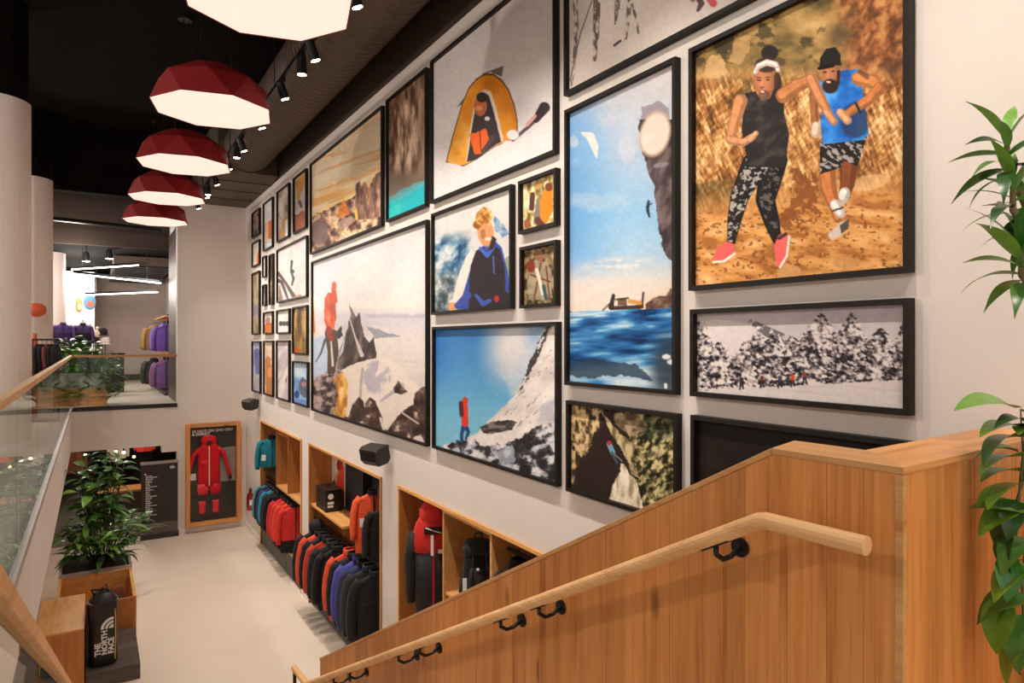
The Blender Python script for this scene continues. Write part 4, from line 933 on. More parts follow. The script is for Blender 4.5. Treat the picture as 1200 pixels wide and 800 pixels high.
# ------------------------------------------------------------------ garments
def fabric(c, rough=.7):
    c = tuple(int(x * .66) for x in c) if max(c) < 80 else tuple(c)     # black cloth is really dark
    return mat('fabric_%02x%02x%02x' % tuple(c), c, rough, var=.12, scale=14, bump=.25, bscale=26, sheen=.04, spec=.3)
def sup(w, t, z, n=18, p=2.6, yo=0.0, xo=0.0):
    out = []
    for k in range(n):
        a = 2 * PI * k / n
        ca, sa = math.cos(a), math.sin(a)
        out.append((xo + w * abs(ca) ** (2 / p) * (1 if ca >= 0 else -1), yo + t * abs(sa) ** (2 / p) * (1 if sa >= 0 else -1), z))
    return out
def jacket(label, loc, c1, c2=None, rz=0.0, s=1.0, hood=False, puffer=False, zipc=(40, 38, 38), length=.80, split=-.36, cat='jacket', group=None, name='jacket', hanger=True, tagged=False, name_extra=None):
    """jacket hanging from a rail: front faces -y, local z=0 is the hook point"""
    t = thing(name, label, cat, loc, rz, group)
    f1, f2 = fabric(c1), fabric(c2 or c1)
    prof = [(-length, .235, .075), (-length * .92, .25, .088), (-length * .75, .245, .095), (-.45, .24, .10), (-.36, .242, .10), (-.26, .245, .10), (-.17, .235, .09), (-.125, .185, .075), (-.095, .115, .062), (-.075, .075, .055)]
    if puffer:
        pr = []
        for i in range(len(prof) - 1):
            (z0, w0, t0), (z1, w1, t1) = prof[i], prof[i + 1]
            n = max(1, int(round((z1 - z0) / .03)))
            for k in range(n):
                q = k / n
                b = .012 if (len(pr) % 2) else -.006
                pr.append((z0 + (z1 - z0) * q, w0 + (w1 - w0) * q + b, t0 + (t1 - t0) * q + b))
        prof = pr + [prof[-1]]
    rn = random.Random(str(loc))
    ph = rn.uniform(0, 6)
    def rg(z, w, tt):
        pts = sup(w * s, tt * .68 * s, z * s)
        return [(x + .006 * s * math.sin(9 * z + ph + 3 * i), y + .008 * s * math.sin(13 * z + ph + 2.1 * i), zz) for i, (x, y, zz) in enumerate(pts)]
    lo = [p for p in prof if p[0] <= split]; hi = [p for p in prof if p[0] >= split - 1e-6]
    if lo and hi and hi[0] != lo[-1]: hi = [lo[-1]] + hi
    mb = MB()
    mb.m = 1; mb.loft([rg(*p) for p in lo], cap=False) if len(lo) > 1 else None
    mb.m = 0; mb.loft([rg(*p) for p in hi], cap=False)
    mb.m = 1
    mb.build('body', [f1, f2], t, smooth=True)
    for sx in (-1, 1):
        pts = [(sx * .175, 0, -.135), (sx * .235, -.005, -.19), (sx * .268, -.012, -.33), (sx * .285, -.02, -.48), (sx * .285, -.04, -.62), (sx * .28, -.05, -.70)]
        if puffer:
            q = []
            for i in range(len(pts) - 1):
                for k in range(3):
                    q.append(tuple(pts[i][j] + (pts[i + 1][j] - pts[i][j]) * k / 3 for j in range(3)))
            pts = q + [pts[-1]]
        n = len(pts)
        rad = [(.062 - .018 * i / (n - 1) + (.005 if puffer and i % 2 else 0)) * s for i in range(n)]
        sl = MB(); sl.tube([(x * s, y * s, z * s) for x, y, z in pts], rad, 10)
        sl.build('sleeve', f1, t, smooth=True)
    if hood:
        hb = MB(); hb.loft([sup(.08 * s, .06 * s, -.10 * s), sup(.105 * s, .085 * s, -.05 * s, yo=.01 * s), sup(.11 * s, .095 * s, .0, yo=.025 * s), sup(.085 * s, .085 * s, .05 * s, yo=.04 * s), sup(.03 * s, .04 * s, .075 * s, yo=.045 * s)])
        hb.build('hood', f1, t, smooth=True)
    else:
        cb = MB(); cb.loft([sup(.085 * s, .062 * s, -.09 * s), sup(.082 * s, .06 * s, -.055 * s), sup(.078 * s, .056 * s, -.02 * s), sup(.064 * s, .045 * s, -.025 * s)], cap=False)
        cb.build('collar', f2, t, smooth=True)
    zb = MB(); zb.box(-.008 * s, .008 * s, -.078 * s, -.060 * s, -length * .97 * s, -.09 * s)
    zb.build('zipper', mat('zip_%02x%02x%02x' % tuple(zipc), zipc, .5), t)
    if hanger:
        hk = MB(); hk.tube([(0, 0, -.09 * s), (0, 0, .01 * s), (.012, 0, .032), (0, 0, .048), (-.012, 0, .035)], .004, 6)
        hk.tube([(-.17 * s, 0, -.125 * s), (0, 0, -.075 * s), (.17 * s, 0, -.125 * s)], .007, 6)
        hk.build('hanger', M_METAL, t)
    if tagged:
        tg = MB(); tg.box(-.20 * s, -.12 * s, -.080 * s, -.074 * s, -.52 * s, -.40 * s); tg.build('price_tag', M_WHITE, t)
    return t

ORANGE, RED, TEAL, NAVY, BLK, CHAR, BLUE, PURP, TAN = (222, 74, 38), (205, 40, 40), (28, 132, 150), (34, 36, 66), (34, 32, 33), (62, 58, 56), (66, 66, 150), (112, 82, 160), (150, 112, 62)

# ------------------------------------------------------------------ oak niches with drawers
XN = 3.46
def drawer(t, y0, y1, z0, z1):
    d = boxes((W + .004, W + .03, y0 + .006, y1 - .006, z0, z1)).build('drawer', M_GREYD, t, world=True)
    ym = (y0 + y1) / 2
    h = boxes((W - .006, W + .004, ym - .07, ym + .07, z1 - .075, z1 - .045)).build('handle', M_BLACK, d)
    h.location = (0, 0, 0)
    mi = Matrix.Translation(t.location).inverted()
    for v in h.data.vertices: v.co = mi @ v.co
def niche(label, y0, y1, drawers):
    t = thing('niche_unit', label, 'display niche', (W + .2, (y0 + y1) / 2, 0))
    tk = .035
    e = .002
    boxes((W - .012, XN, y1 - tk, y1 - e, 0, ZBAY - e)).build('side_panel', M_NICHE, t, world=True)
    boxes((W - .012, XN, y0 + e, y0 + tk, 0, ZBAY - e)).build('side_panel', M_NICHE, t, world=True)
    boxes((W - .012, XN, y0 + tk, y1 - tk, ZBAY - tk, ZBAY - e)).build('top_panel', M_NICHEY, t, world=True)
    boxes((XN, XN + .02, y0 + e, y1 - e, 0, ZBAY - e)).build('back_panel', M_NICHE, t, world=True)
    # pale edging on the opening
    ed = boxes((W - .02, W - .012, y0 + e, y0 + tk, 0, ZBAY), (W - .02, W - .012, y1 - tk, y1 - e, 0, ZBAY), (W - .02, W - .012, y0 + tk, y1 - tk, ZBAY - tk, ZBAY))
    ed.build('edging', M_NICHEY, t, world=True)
    zt = .42
    boxes((W + .03, XN, y0 + tk, y1 - tk, .03, zt)).build('drawer_carcass', M_GREYD, t, world=True)
    boxes((W + .005, XN, y0 + tk, y1 - tk, zt, zt + .025)).build('bench_board', M_NICHEY, t, world=True)
    n = drawers; w = (y1 - y0 - 2 * tk) / n
    for k in range(n):
        drawer(t, y0 + tk + k * w, y0 + tk + (k + 1) * w, .04, zt - .005)
    return t
def add_part(t, name, m, *bs):
    return boxes(*bs).build(name, m, t, world=True)

n1 = niche('oak wall niche with jackets beside the fire extinguisher', *BAYS[0], 3)
add_part(n1, 'shelf', M_NICHEY, (W + .01, XN, 11.485, 13.40, 1.46, 1.49))
add_part(n1, 'divider', M_NICHE, (W + .01, XN, 13.37, 13.40, 1.49, 2.585))
add_part(n1, 'divider', M_NICHE, (W + .01, XN, 12.45, 12.48, 1.49, 2.585))
add_part(n1, 'cubby_top', M_NICHE, (W + .02, XN, 12.48, 13.37, 2.50, 2.53))
add_part(n1, 'shelf', M_BLACK, (W + .03, XN, 13.41, 14.68, 1.585, 1.61))
add_part(n1, 'hanging_rod', M_METAL, (3.09, 3.115, 11.49, 14.68, 1.40, 1.425))
n2 = niche('oak wall niche with climbing poster and blue-black backing', *BAYS[1], 2)
add_part(n2, 'shelf', M_NICHEY, (W + .01, XN, 9.30, 10.94, 1.60, 1.635))
add_part(n2, 'dark_backing', mat('navy_backing', (24, 25, 32), .6), (3.435, 3.458, 7.78, 9.95, .46, 2.58))
add_part(n2, 'blue_backing', mat('blue_backing', (24, 62, 122), .6), (3.42, 3.434, 8.9, 9.55, .46, 1.75))
add_part(n2, 'dark_backing', mat('navy_backing', (28, 30, 40), .6), (3.372, 3.39, 9.31, 10.275, 1.637, 2.57))
add_part(n2, 'hanging_rod', M_METAL, (3.06, 3.085, 7.78, 9.28, 1.445, 1.47), (3.06, 3.085, 9.40, 10.94, 1.375, 1.40))
add_part(n2, 'divider', M_BLACK, (3.30, XN, 9.27, 9.30, 1.64, 2.58))
n3 = niche('oak wall niche with cubbies partly hidden by the stair guard', *BAYS[2], 2)
add_part(n3, 'divider', M_NICHEY, (W + .005, XN, 6.045, 6.08, .46, 2.545))
add_part(n3, 'divider', M_NICHEY, (W + .005, XN, 5.09, 5.125, .46, 2.545))
add_part(n3, 'cubby_top', M_NICHEY, (W + .005, XN, 5.09, 6.08, 2.545, 2.575))
add_part(n3, 'hanging_rod', M_METAL, (3.16, 3.185, 3.99, 5.08, 2.40, 2.43))
add_part(n3, 'shelf', M_NICHEY, (W + .02, XN, 5.13, 6.04, 1.72, 1.745))

# climbing poster on the back of the middle niche
def art_poster(a):
    a.vgrad([(520, (226, 214, 204)), (610, (214, 200, 190))])
    a.mix(a.poly([(391, 610), (391, 574), (395, 560), (398, 546), (405, 546), (408, 566), (410, 612)], .8), (222, 74, 46)); a.mix(a.poly([(388, 596), (389, 566), (393, 560), (393, 598)], .6), (52, 44, 44)); a.mix(a.ell(398, 545, 3.6, 7), (150, 44, 34)); a.mix(a.stroke([(393, 560), (397, 552)], 3), (196, 150, 96)); a.mix((a.Y > 604) * 1.0, (60, 50, 48), .8)
    a.mix(sstep(.55, .7, a.noise(5, 12, seed=3)) * (a.X > 391), (240, 120, 84), .3)
po = thing('poster', 'tall poster of a climber in red suit inside the niche', 'poster', (3.37, 10.6, 1.66))
add_part(po, 'board', M_WHITE, (3.358, 3.372, 10.28, 10.94, 1.637, 2.57))
link('print', print_mesh('print', 10.29, 10.93, 1.67, 2.56, 3.3565, art_poster, .8, po.location), po)

bx = thing('carton', 'black carton with white round mark on the niche shelf', 'box', (3.16, 10.45, 1.636))
boxes((-.13, .13, -.26, .26, 0, .34)).build('body', M_BLACK, bx, bevel=.004)
dm = MB(); dm.loft([[(-.05 + .045 * math.cos(2 * PI * k / 20), -.2615, .24 + .045 * math.sin(2 * PI * k / 20)) for k in range(20)], [(-.05 + .045 * math.cos(2 * PI * k / 20), -.263, .24 + .045 * math.sin(2 * PI * k / 20)) for k in range(20)]])
dm.build('round_mark', M_WHITE, bx)
boxes((-.10, .0, -.263, -.2615, .12, .16), (-.10, -.01, -.263, -.2615, .07, .105)).build('white_bars', M_WHITE, bx)

# hanging jackets, niche 1
S1 = 1.02
JJ = [
 (14.45, (70, 156, 160), NAVY, 'pale teal jacket at the far end of the first rail', {}),
 (14.27, NAVY, None, 'dark navy jacket hanging between pale teal and violet ones', {}),
 (14.08, (60, 50, 92), NAVY, 'dark violet jacket hanging beside a navy one', {}),
 (13.88, (30, 140, 158), BLK, 'bright teal jacket with black hem on the rail', {'tagged': True}),
 (13.66, (54, 56, 56), BLK, 'grey and black jacket between teal and red ones', {}),
 (13.44, BLK, None, 'plain black jacket next to the grey one below the shelf', {}),
]
for y, c1, c2, lb, kw in JJ:
    jacket(lb, (3.11, y, 1.372), c1, c2, math.radians(-7), S1, length=.86, **kw)
for y, c1, lb, tg in [(13.02, (200, 34, 44), 'crimson and black jacket first of the red ones', True), (12.80, (206, 52, 40), 'orange-red jacket with black hem beside the crimson one', False), (12.56, (222, 66, 44), 'quilted orange-red jacket in the red group', False), (12.30, (212, 48, 44), 'red jacket with black hem, last on the first rail', False)]:
    jacket(lb, (3.10, y, 1.372), c1, BLK, math.radians(-6), 1.05, puffer='quilted' in lb, split=-.56, length=.86, tagged=tg)
jacket('teal jacket hung alone in the upper compartment', (3.12, 14.25, 2.36), (24, 122, 142), BLK, math.radians(-12), 1.0, length=.66, split=-.62, tagged=True)
pk = thing('trekking_poles', 'slim black poles standing in the oak cubby', 'poles', (3.2, 12.9, 1.492))
for k, (dx, dy) in enumerate(((0, 0), (.04, .05))):
    MB().tube([(dx, dy, 0), (dx, dy + .02, .85)], .018, 8).build('pole', M_BLACK, pk)
    MB().ball((dx, dy + .02, .86), .03).build('grip', mat('pole_grip', (150, 40, 40), .6), pk)
MB().box(-.01, .03, -.03, -.02, .45, .5).build('tag', M_WHITE, pk)

# niche 2, left and right rails
for y, c1, c2, lb, kw in [
 (10.62, (40, 40, 42), BLK, 'black hooded jacket at the far end under the shelf', {'hood': True}),
 (10.42, ORANGE, BLK, 'black jacket with orange shoulders under the shelf', {'split': -.30}),
 (10.22, BLK, (52, 46, 46), 'black jacket beside the orange-shouldered one', {}),
 (10.00, (190, 56, 36), BLK, 'rust orange and black jacket under the shelf', {'split': -.22}),
 (9.78, (46, 42, 44), None, 'dark grey shell jacket under the shelf', {}),
 (9.54, (36, 33, 35), None, 'long black jacket nearest the dark divider', {}),
]:
    jacket(lb, (3.02, y, 1.345), c1, c2, math.radians(-7), 1.15, length=.82, **kw)
for y, c1, c2, lb, kw in [
 (9.06, ORANGE, None, 'bright orange jacket on the right-hand rail', {}),
 (8.88, BLK, None, 'black jacket between the orange and blue ones', {}),
 (8.68, (70, 70, 156), (44, 46, 104), 'violet-blue jacket on the right-hand rail', {}),
 (8.50, (48, 52, 92), BLK, 'dark blue jacket beside the black puffer', {}),
 (8.28, (72, 70, 70), None, 'charcoal puffer jacket with horizontal quilting', {'puffer': True}),
 (8.04, (40, 38, 40), None, 'black puffer jacket closest to the oak side panel', {'puffer': True}),
]:
    jacket(lb, (3.04, y, 1.415), c1, c2, math.radians(-6), 1.16, length=.86, **kw)
jacket('orange display jacket hung high before the dark backing', (3.14, 8.42, 2.34), (226, 84, 44), (60, 54, 54), math.radians(-12), .93, length=.98, split=-.82, tagged=True)
jacket('black puffer hung high beside the orange jacket', (3.15, 8.02, 2.22), (38, 36, 38), None, math.radians(-10), .9, puffer=True, length=.80)
ht = thing('beanie', 'dark pink patterned beanie above the black puffer', 'hat', (3.15, 8.02, 2.29))
MB().lathe([(.085, 0), (.10, .04), (.095, .10), (.06, .15), (.01, .17)], 14).build('crown', mat('beanie_knit', (96, 52, 72), .9, var=.4, scale=40), ht, smooth=True)
MB().ball((0, 0, .185), .03).build('bobble', fabric((60, 40, 50)), ht, smooth=True)

# niche 3: suit and backpack
def suit():
    t = thing('climbing_suit', 'red and charcoal one-piece climbing suit hanging in the niche', 'suit', (3.15, 6.60, 1.0), math.radians(-24))
    r, c = fabric((206, 44, 36)), fabric((58, 54, 54))
    mb = MB(); mb.loft([sup(.15, .10, 0), sup(.19, .12, .3), sup(.20, .12, .7), sup(.205, .12, 1.02)]); mb.build('trouser_body', c, t, smooth=True)
    mb = MB(); mb.loft([sup(.21, .125, 1.00), sup(.225, .13, 1.08), sup(.225, .13, 1.18), sup(.19, .12, 1.30), sup(.13, .10, 1.40)]); mb.build('jacket_body', r, t, smooth=True)
    mb = MB(); mb.loft([sup(.11, .09, 1.28), sup(.15, .13, 1.36), sup(.15, .13, 1.45), sup(.10, .09, 1.53)]); mb.build('hood', r, t, smooth=True)
    mb = MB(); mb.box(-.10, .10, -.145, -.12, 1.215, 1.285); mb.build('face_opening', M_BLACK, t)
    mb = MB(); mb.tube([(-.09, -.147, 1.285), (0, -.150, 1.25), (.08, -.147, 1.225)], .006, 6); mb.build('white_seam', M_WHITE, t)
    mb = MB(); mb.box(-.012, .012, -.135, -.12, .05, 1.0); mb.build('zipper', fabric((170, 30, 36)), t)
    mb = MB(); mb.box(-.03, .0, -.142, -.13, .98, 1.2); mb.build('zip_pull', M_WHITE, t)
    mb = MB(); mb.box(.05, .10, -.138, -.12, 1.0, 1.04); mb.build('chest_mark', M_WHITE, t)
    for sx in (-1, 1):
        mb = MB(); mb.tube([(sx * .20, 0, 1.2), (sx * .25, 0, .95), (sx * .25, -.01, .6), (sx * .24, -.02, .45)], [.07, .065, .055, .045], 10); mb.build('sleeve', c, t, smooth=True)
    MB().tube([(0, 0, 1.5), (0, 0, 1.58)], .006, 6).build('hanger', M_METAL, t)
suit()
def backpack():
    t = thing('backpack', 'black backpack with white tag on the cubby shelf', 'backpack', (3.19, 5.66, 1.748), math.radians(-24))
    b = fabric((34, 32, 33))
    mb = MB(); mb.loft([sup(.13, .09, 0, p=3.5), sup(.155, .12, .08, p=3.5), sup(.16, .125, .28, p=3.5), sup(.15, .115, .44, p=3.5), sup(.12, .09, .5, p=3)]); mb.build('main_body', b, t, smooth=True)
    mb = MB(); mb.loft([sup(.15, .12, .47, p=3, yo=-.01), sup(.16, .13, .52, p=3, yo=-.015), sup(.13, .11, .58, p=3), sup(.06, .05, .605, p=3)]); mb.build('lid', fabric((44, 42, 42)), t, smooth=True)
    mb = MB(); mb.loft([sup(.10, .03, .06, p=3, yo=-.125), sup(.115, .045, .14, p=3, yo=-.125), sup(.11, .045, .28, p=3, yo=-.125), sup(.09, .02, .36, p=3, yo=-.12)]); mb.build('front_pocket', fabric((50, 47, 47)), t, smooth=True)
    for sx in (-1, 1):
        mb = MB(); mb.tube([(sx * .06, -.12, .50), (sx * .07, -.172, .36), (sx * .075, -.17, .2), (sx * .07, -.14, .05)], .009, 6); mb.build('strap', M_BLACK, t)
        mb = MB(); mb.loft([sup(.02, .06, .02, xo=sx * .155), sup(.035, .08, .1, xo=sx * .16), sup(.025, .07, .22, xo=sx * .155)]); mb.build('side_pocket', b, t, smooth=True)
    MB().ball((-.02, -.172, .36), .016, .006, .016).build('round_badge', M_WHITE, t)
    MB().box(-.165, -.125, -.13, -.124, .02, .27).build('tag', M_WHITE, t)
    MB().tube([(-.04, .0, .6), (-.03, 0, .66), (.03, 0, .66), (.04, 0, .6)], .008, 6).build('grab_loop', M_BLACK, t)
backpack()
jacket('folded-over black garment on the short rod of the last niche', (3.17, 4.9, 2.40), (30, 28, 30), None, math.radians(4), 1.0, length=.7)

# ------------------------------------------------------------------ wall fittings
def speaker(y, z, label):
    t = thing('wall_speaker', label, 'speaker', (W, y, z))
    mb = MB(); mb.box(-.045, 0, -.03, .03, -.05, .05); mb.build('wall_plate', M_METAL, t)
    MB().tube([(-.04, 0, 0), (-.11, 0, -.01)], .018, 8).build('arm', M_METAL, t)
    c, s_ = math.cos(math.radians(25)), math.sin(math.radians(25))
    pr = [(-.31, .085), (-.27, .11), (-.12, .11), (-.09, .075), (-.09, -.07), (-.14, -.11), (-.27, -.11), (-.31, -.05)]
    ring0 = [(x, -.14, zz) for x, zz in pr]; ring1 = [(x, .14, zz) for x, zz in pr]
    ra = [(-.215 + (x + .215) * .9, -.155, zz * .85) for x, zz in pr]; rb = [(-.215 + (x + .215) * .9, .155, zz * .85) for x, zz in pr]
    b = MB().loft([ra, ring0, ring1, rb]).build('cabinet', mat('speaker_black', (40, 35, 33), .5), t)
    b.rotation_euler = (0, math.radians(-12), math.radians(18))
    g_ = MB(); g_.prism([(-.312, -.13, .07), (-.312, .13, .07), (-.312, .13, -.04), (-.312, -.13, -.04)], (-.006, 0, 0)); gg = g_.build('grille', M_METAL, b)
    return t
speaker(7.55, 2.99, 'black wall speaker above the middle niche')
speaker(14.95, 2.99, 'black wall speaker near the end wall corner')
fe = thing('fire_extinguisher', 'red fire extinguisher on the white wall by the corner', 'fire extinguisher', (W - .08, 15.45, .56))
MB().lathe([(.055, 0), (.075, .01), (.075, .30), (.06, .36), (.03, .39), (.03, .42)], 18).build('cylinder', mat('extinguisher_red', (186, 22, 24), .3), fe, smooth=True)
boxes((-.03, .03, -.09, .02, .43, .45), (-.02, .02, -.10, .02, .475, .49)).build('lever', M_METAL, fe)
MB().lathe([(.022, .42), (.022, .46)], 10).build('valve', M_STEEL, fe)
MB().tube([(0, -.02, .44), (-.05, -.09, .38), (-.07, -.07, .2), (-.065, -.05, .1)], .012, 8).build('hose', M_METAL, fe, smooth=True)
boxes((.058, .079, -.04, .04, .1, .34)).build('wall_bracket', M_METAL, fe)
boxes((-.03, .03, -.0765, -.074, .12, .24)).build('instruction_label', M_WHITE, fe)
sw = thing('call_point', 'small white wall device beside the first niche', 'switch', (W - .001, 14.93, 1.98))
boxes((-.03, 0, -.05, .05, -.09, .0)).build('body', M_WHITE, sw, bevel=.004)
boxes((-.033, -.03, -.03, .03, -.06, -.03)).build('window', mat('grey_window', (120, 110, 110), .3), sw)

# ------------------------------------------------------------------ display case with the red down suit
dc = thing('display_case', 'tall oak display case with a red down suit on the end wall', 'display case', (2.295, YB, .15))
X0, X1, Z0, Z1 = 1.725, 2.865, .15, 2.447
fwc = .085
for b, nm in (((X0, X0 + fwc, YB - .14, YB - .001, Z0, Z1), 0), ((X1 - fwc, X1, YB - .14, YB - .001, Z0, Z1), 0), ((X0 + fwc, X1 - fwc, YB - .14, YB - .001, Z1 - fwc, Z1), 1), ((X0 + fwc, X1 - fwc, YB - .14, YB - .001, Z0, Z0 + fwc), 1)):
    boxes(b).build('frame_bar', M_OAKX if nm else M_OAK, dc, world=True)
boxes((X0 + fwc, X1 - fwc, YB - .02, YB - .002, Z0 + fwc, Z1 - fwc)).build('back_board', mat('case_backing', (58, 52, 48), .6, var=.2, scale=3), dc, world=True)
boxes((2.44, X1 - fwc - .01, YB - .024, YB - .0205, 1.08, 1.86)).build('photo_panel', mat('case_photo_grey', (150, 142, 134), .6, var=.2, scale=5), dc, world=True)
boxes((X0 + fwc + .01, X0 + fwc + .13, YB - .028, YB - .0205, 1.17, 1.32)).build('placard', M_WHITE, dc, world=True)
text_mesh('lettering', '30 DAYS ON CHO OYU\n& EVEREST', .080, M_WHITE, dc, (X0 + fwc + .05 - 2.295, -.035, 2.24 - .15), (PI / 2, 0, 0), .003, bold=.004, line=.85)
boxes((X0 + fwc, X1 - fwc, YB - .115, YB - .110, Z0 + fwc, Z1 - fwc)).build('glass', M_CLEAR, dc, world=True)
ds = thing('down_suit', 'red down climbing suit with boots inside the display case', 'suit', (2.20, YB - .078, .42))
rf = fabric((206, 14, 30), .5); rf2 = fabric((222, 52, 58), .5)
mb = MB(); mb.loft([sup(.225, .045, .60), sup(.235, .05, .8), sup(.225, .05, 1.1), sup(.24, .05, 1.35), sup(.23, .05, 1.45), sup(.15, .042, 1.55), sup(.10, .04, 1.58)]); mb.build('torso', rf, ds, smooth=True)
mb = MB(); mb.loft([sup(.12, .04, 1.50), sup(.165, .045, 1.58), sup(.165, .045, 1.66), sup(.12, .035, 1.73), sup(.05, .02, 1.75)]); mb.build('hood', rf, ds, smooth=True)
MB().ball((0, -.042, 1.58), .07, .012, .06).build('hood_opening', mat('dark_lining', (70, 16, 18), .8), ds, smooth=True)
for sx in (-1, 1):
    pts = [(sx * .18, 0, 1.46), (sx * .30, 0, 1.34), (sx * .38, 0, 1.08), (sx * .42, 0, .88), (sx * .44, 0, .80)]
    MB().tube(pts, [.048, .045, .042, .04, .036], 10).build('sleeve', rf, ds, smooth=True)
    MB().ball((sx * .45, -.005, .75), .035, .03, .05).build('mitten', M_BLACK if sx > 0 else rf2, ds, smooth=True)
    mb = MB(); mb.loft([sup(.10, .04, .42, xo=sx * .13), sup(.12, .045, .52, xo=sx * .13), sup(.12, .045, .66, xo=sx * .12)]); mb.build('leg', rf2 if sx < 0 else rf, ds, smooth=True)
    mb = MB(); mb.loft([sup(.06, .042, .0, xo=sx * .14, yo=-.005), sup(.075, .045, .04, xo=sx * .14), sup(.06, .042, .12, xo=sx * .14), sup(.075, .042, .22, xo=sx * .14), sup(.075, .042, .27, xo=sx * .14)]); mb.build('boot', rf2, ds, smooth=True)
MB().box(-.008, .008, -.06, -.048, .62, 1.5).build('zipper', M_WHITE, ds)
boxes((-.16, -.05, -.058, -.048, 1.12, 1.2)).build('chest_pocket', rf2, ds)

# ------------------------------------------------------------------ directory sign
sg = thing('directory_sign', 'dark standing directory sign with white lists in the doorway', 'sign', (1.215, YB - .06, 0))
boxes((-.355, .355, -.02, .02, .34, 1.62)).build('panel', mat('sign_brown_black', (46, 36, 34), .45), sg)
boxes((-.37, .37, -.028, .028, 1.62, 1.68)).build('top_rail', M_STEEL, sg)
boxes((-.355, .355, -.02, .02, .12, .34)).build('lower_panel', mat('sign_grey_glass', (92, 84, 80), .25), sg)
boxes((-.37, .37, -.06, .06, 0, .05), (-.37, .37, -.03, .03, .05, .12)).build('base', mat('sign_base', (60, 52, 50), .4), sg)
tx = MB(); rr = random.Random(5); z = 1.40
for ln in range(30):
    hgt = .022 if ln else .05
    w = (.22 if ln % 6 == 2 else rr.uniform(.07, .15)) if ln else .03
    x = -.27 if ln else -.29
    while w > 0:
        c = min(w, rr.uniform(.02, .05)); tx.box(x, x + c, -.0225, -.0202, z, z + hgt * .62); x += c + .008; w -= c + .008
    z -= .034
tx.build('text_lines', M_WHITE, sg)['kind'] = 'stuff'
lg = MB()
for k in range(3):
    lg.box(.20, .30 - k * .012, -.0225, -.0202, 1.50 + k * .02, 1.512 + k * .02)
lg.build('logo_mark', M_WHITE, sg)

# ------------------------------------------------------------------ timber boxes, platform, duffel bag
M_BOX = wood('plywood_box', (232, 178, 108), (216, 156, 86), (186, 120, 60), grain=(4.2, 1.2, 14), knots=False, vary=.06)
M_BOXD = wood('box_side_oak', (206, 134, 70), (190, 116, 54), (150, 84, 36), grain=(14, 14, .9), vary=.06)
cr = thing('open_crate', 'open-topped oak crate in front of the leafy planter', 'crate', (.02, 11.72, 0))
cx0, cx1, cy0, cy1, cz = -.48, .50, -.72, .72, .60
boxes((cx0, cx1, cy0, cy0 + .04, 0, cz)).build('front_board', M_BOXD, cr)
boxes((cx0, cx1, cy1 - .04, cy1, 0, cz)).build('rear_board', M_BOX, cr)
boxes((cx0, cx0 + .04, cy0 + .04, cy1 - .04, 0, cz)).build('side_board', M_BOX, cr)
boxes((cx1 - .04, cx1, cy0 + .04, cy1 - .04, 0, cz)).build('side_board', M_BOX, cr)
boxes((cx0 + .04, cx1 - .04, cy0 + .04, cy1 - .04, .02, .05)).build('bottom_board', M_BOXD, cr)
for yy in (-.3, .3):
    boxes((cx1, cx1 + .006, yy - .02, yy + .02, .46, .54)).build('hinge', M_METAL, cr)
def parcel(name, label, x, y, z, w, d, h, c, cat):
    t = thing(name, label, cat, (x, y, z), random.Random(label).uniform(-.4, .4))
    mb = MB(); mb.loft([sup(w * .95, d * .95, 0, p=6), sup(w, d, h * .5, p=5), sup(w * .9, d * .5, h * .92, p=4), sup(w * .85, d * .15, h, p=4)]); mb.build('pouch', fabric(c), t, smooth=True)
    boxes((-w * .5, w * .5, -d * 1.03, -d * .96, h * .35, h * .6)).build('label_patch', M_WHITE, t)
parcel('pouch', 'white paper pouch lying in the open crate', -.28, 11.4, .052, .10, .07, .42, (226, 222, 214), 'pouch')
parcel('pouch', 'black pouch with white patch in the open crate', .30, 11.25, .052, .10, .06, .50, (40, 38, 38), 'pouch')
parcel('pouch', 'brown leather pouch leaning in the open crate', .30, 11.9, .052, .10, .07, .46, (122, 66, 44), 'pouch')
tb = thing('plinth', 'tall closed oak plinth beside the duffel bag', 'plinth', (-.34, 10.24, 0))
boxes((-.25, .24, -.66, .66, .78, .80)).build('top_board', M_BOX, tb)
boxes((-.25, .24, -.66, -.64, 0, .78)).build('front_board', M_BOXD, tb)
boxes((.22, .24, -.64, .66, 0, .78)).build('side_board', M_BOXD, tb)
boxes((-.25, -.23, -.64, .66, 0, .78)).build('side_board', M_BOXD, tb)
boxes((-.23, .22, .64, .66, 0, .78)).build('rear_board', M_BOXD, tb)
pf = thing('platform', 'low dark grey timber platform under the duffel bag', 'platform', (.2, 10.3, 0))
M_DKWOOD = wood('grey_stained_boards', (92, 82, 76), (78, 69, 64), (58, 50, 46), grain=(.9, 14, 14), knots=False, vary=.1)
for k in range(5):
    boxes((-.285, .30, -.66 + k * .26, -.66 + k * .26 + .255, .17, .20)).build('deck_board', M_DKWOOD, pf)
boxes((-.285, .30, -.655, .63, 0, .168)).build('base', M_DKWOOD, pf)

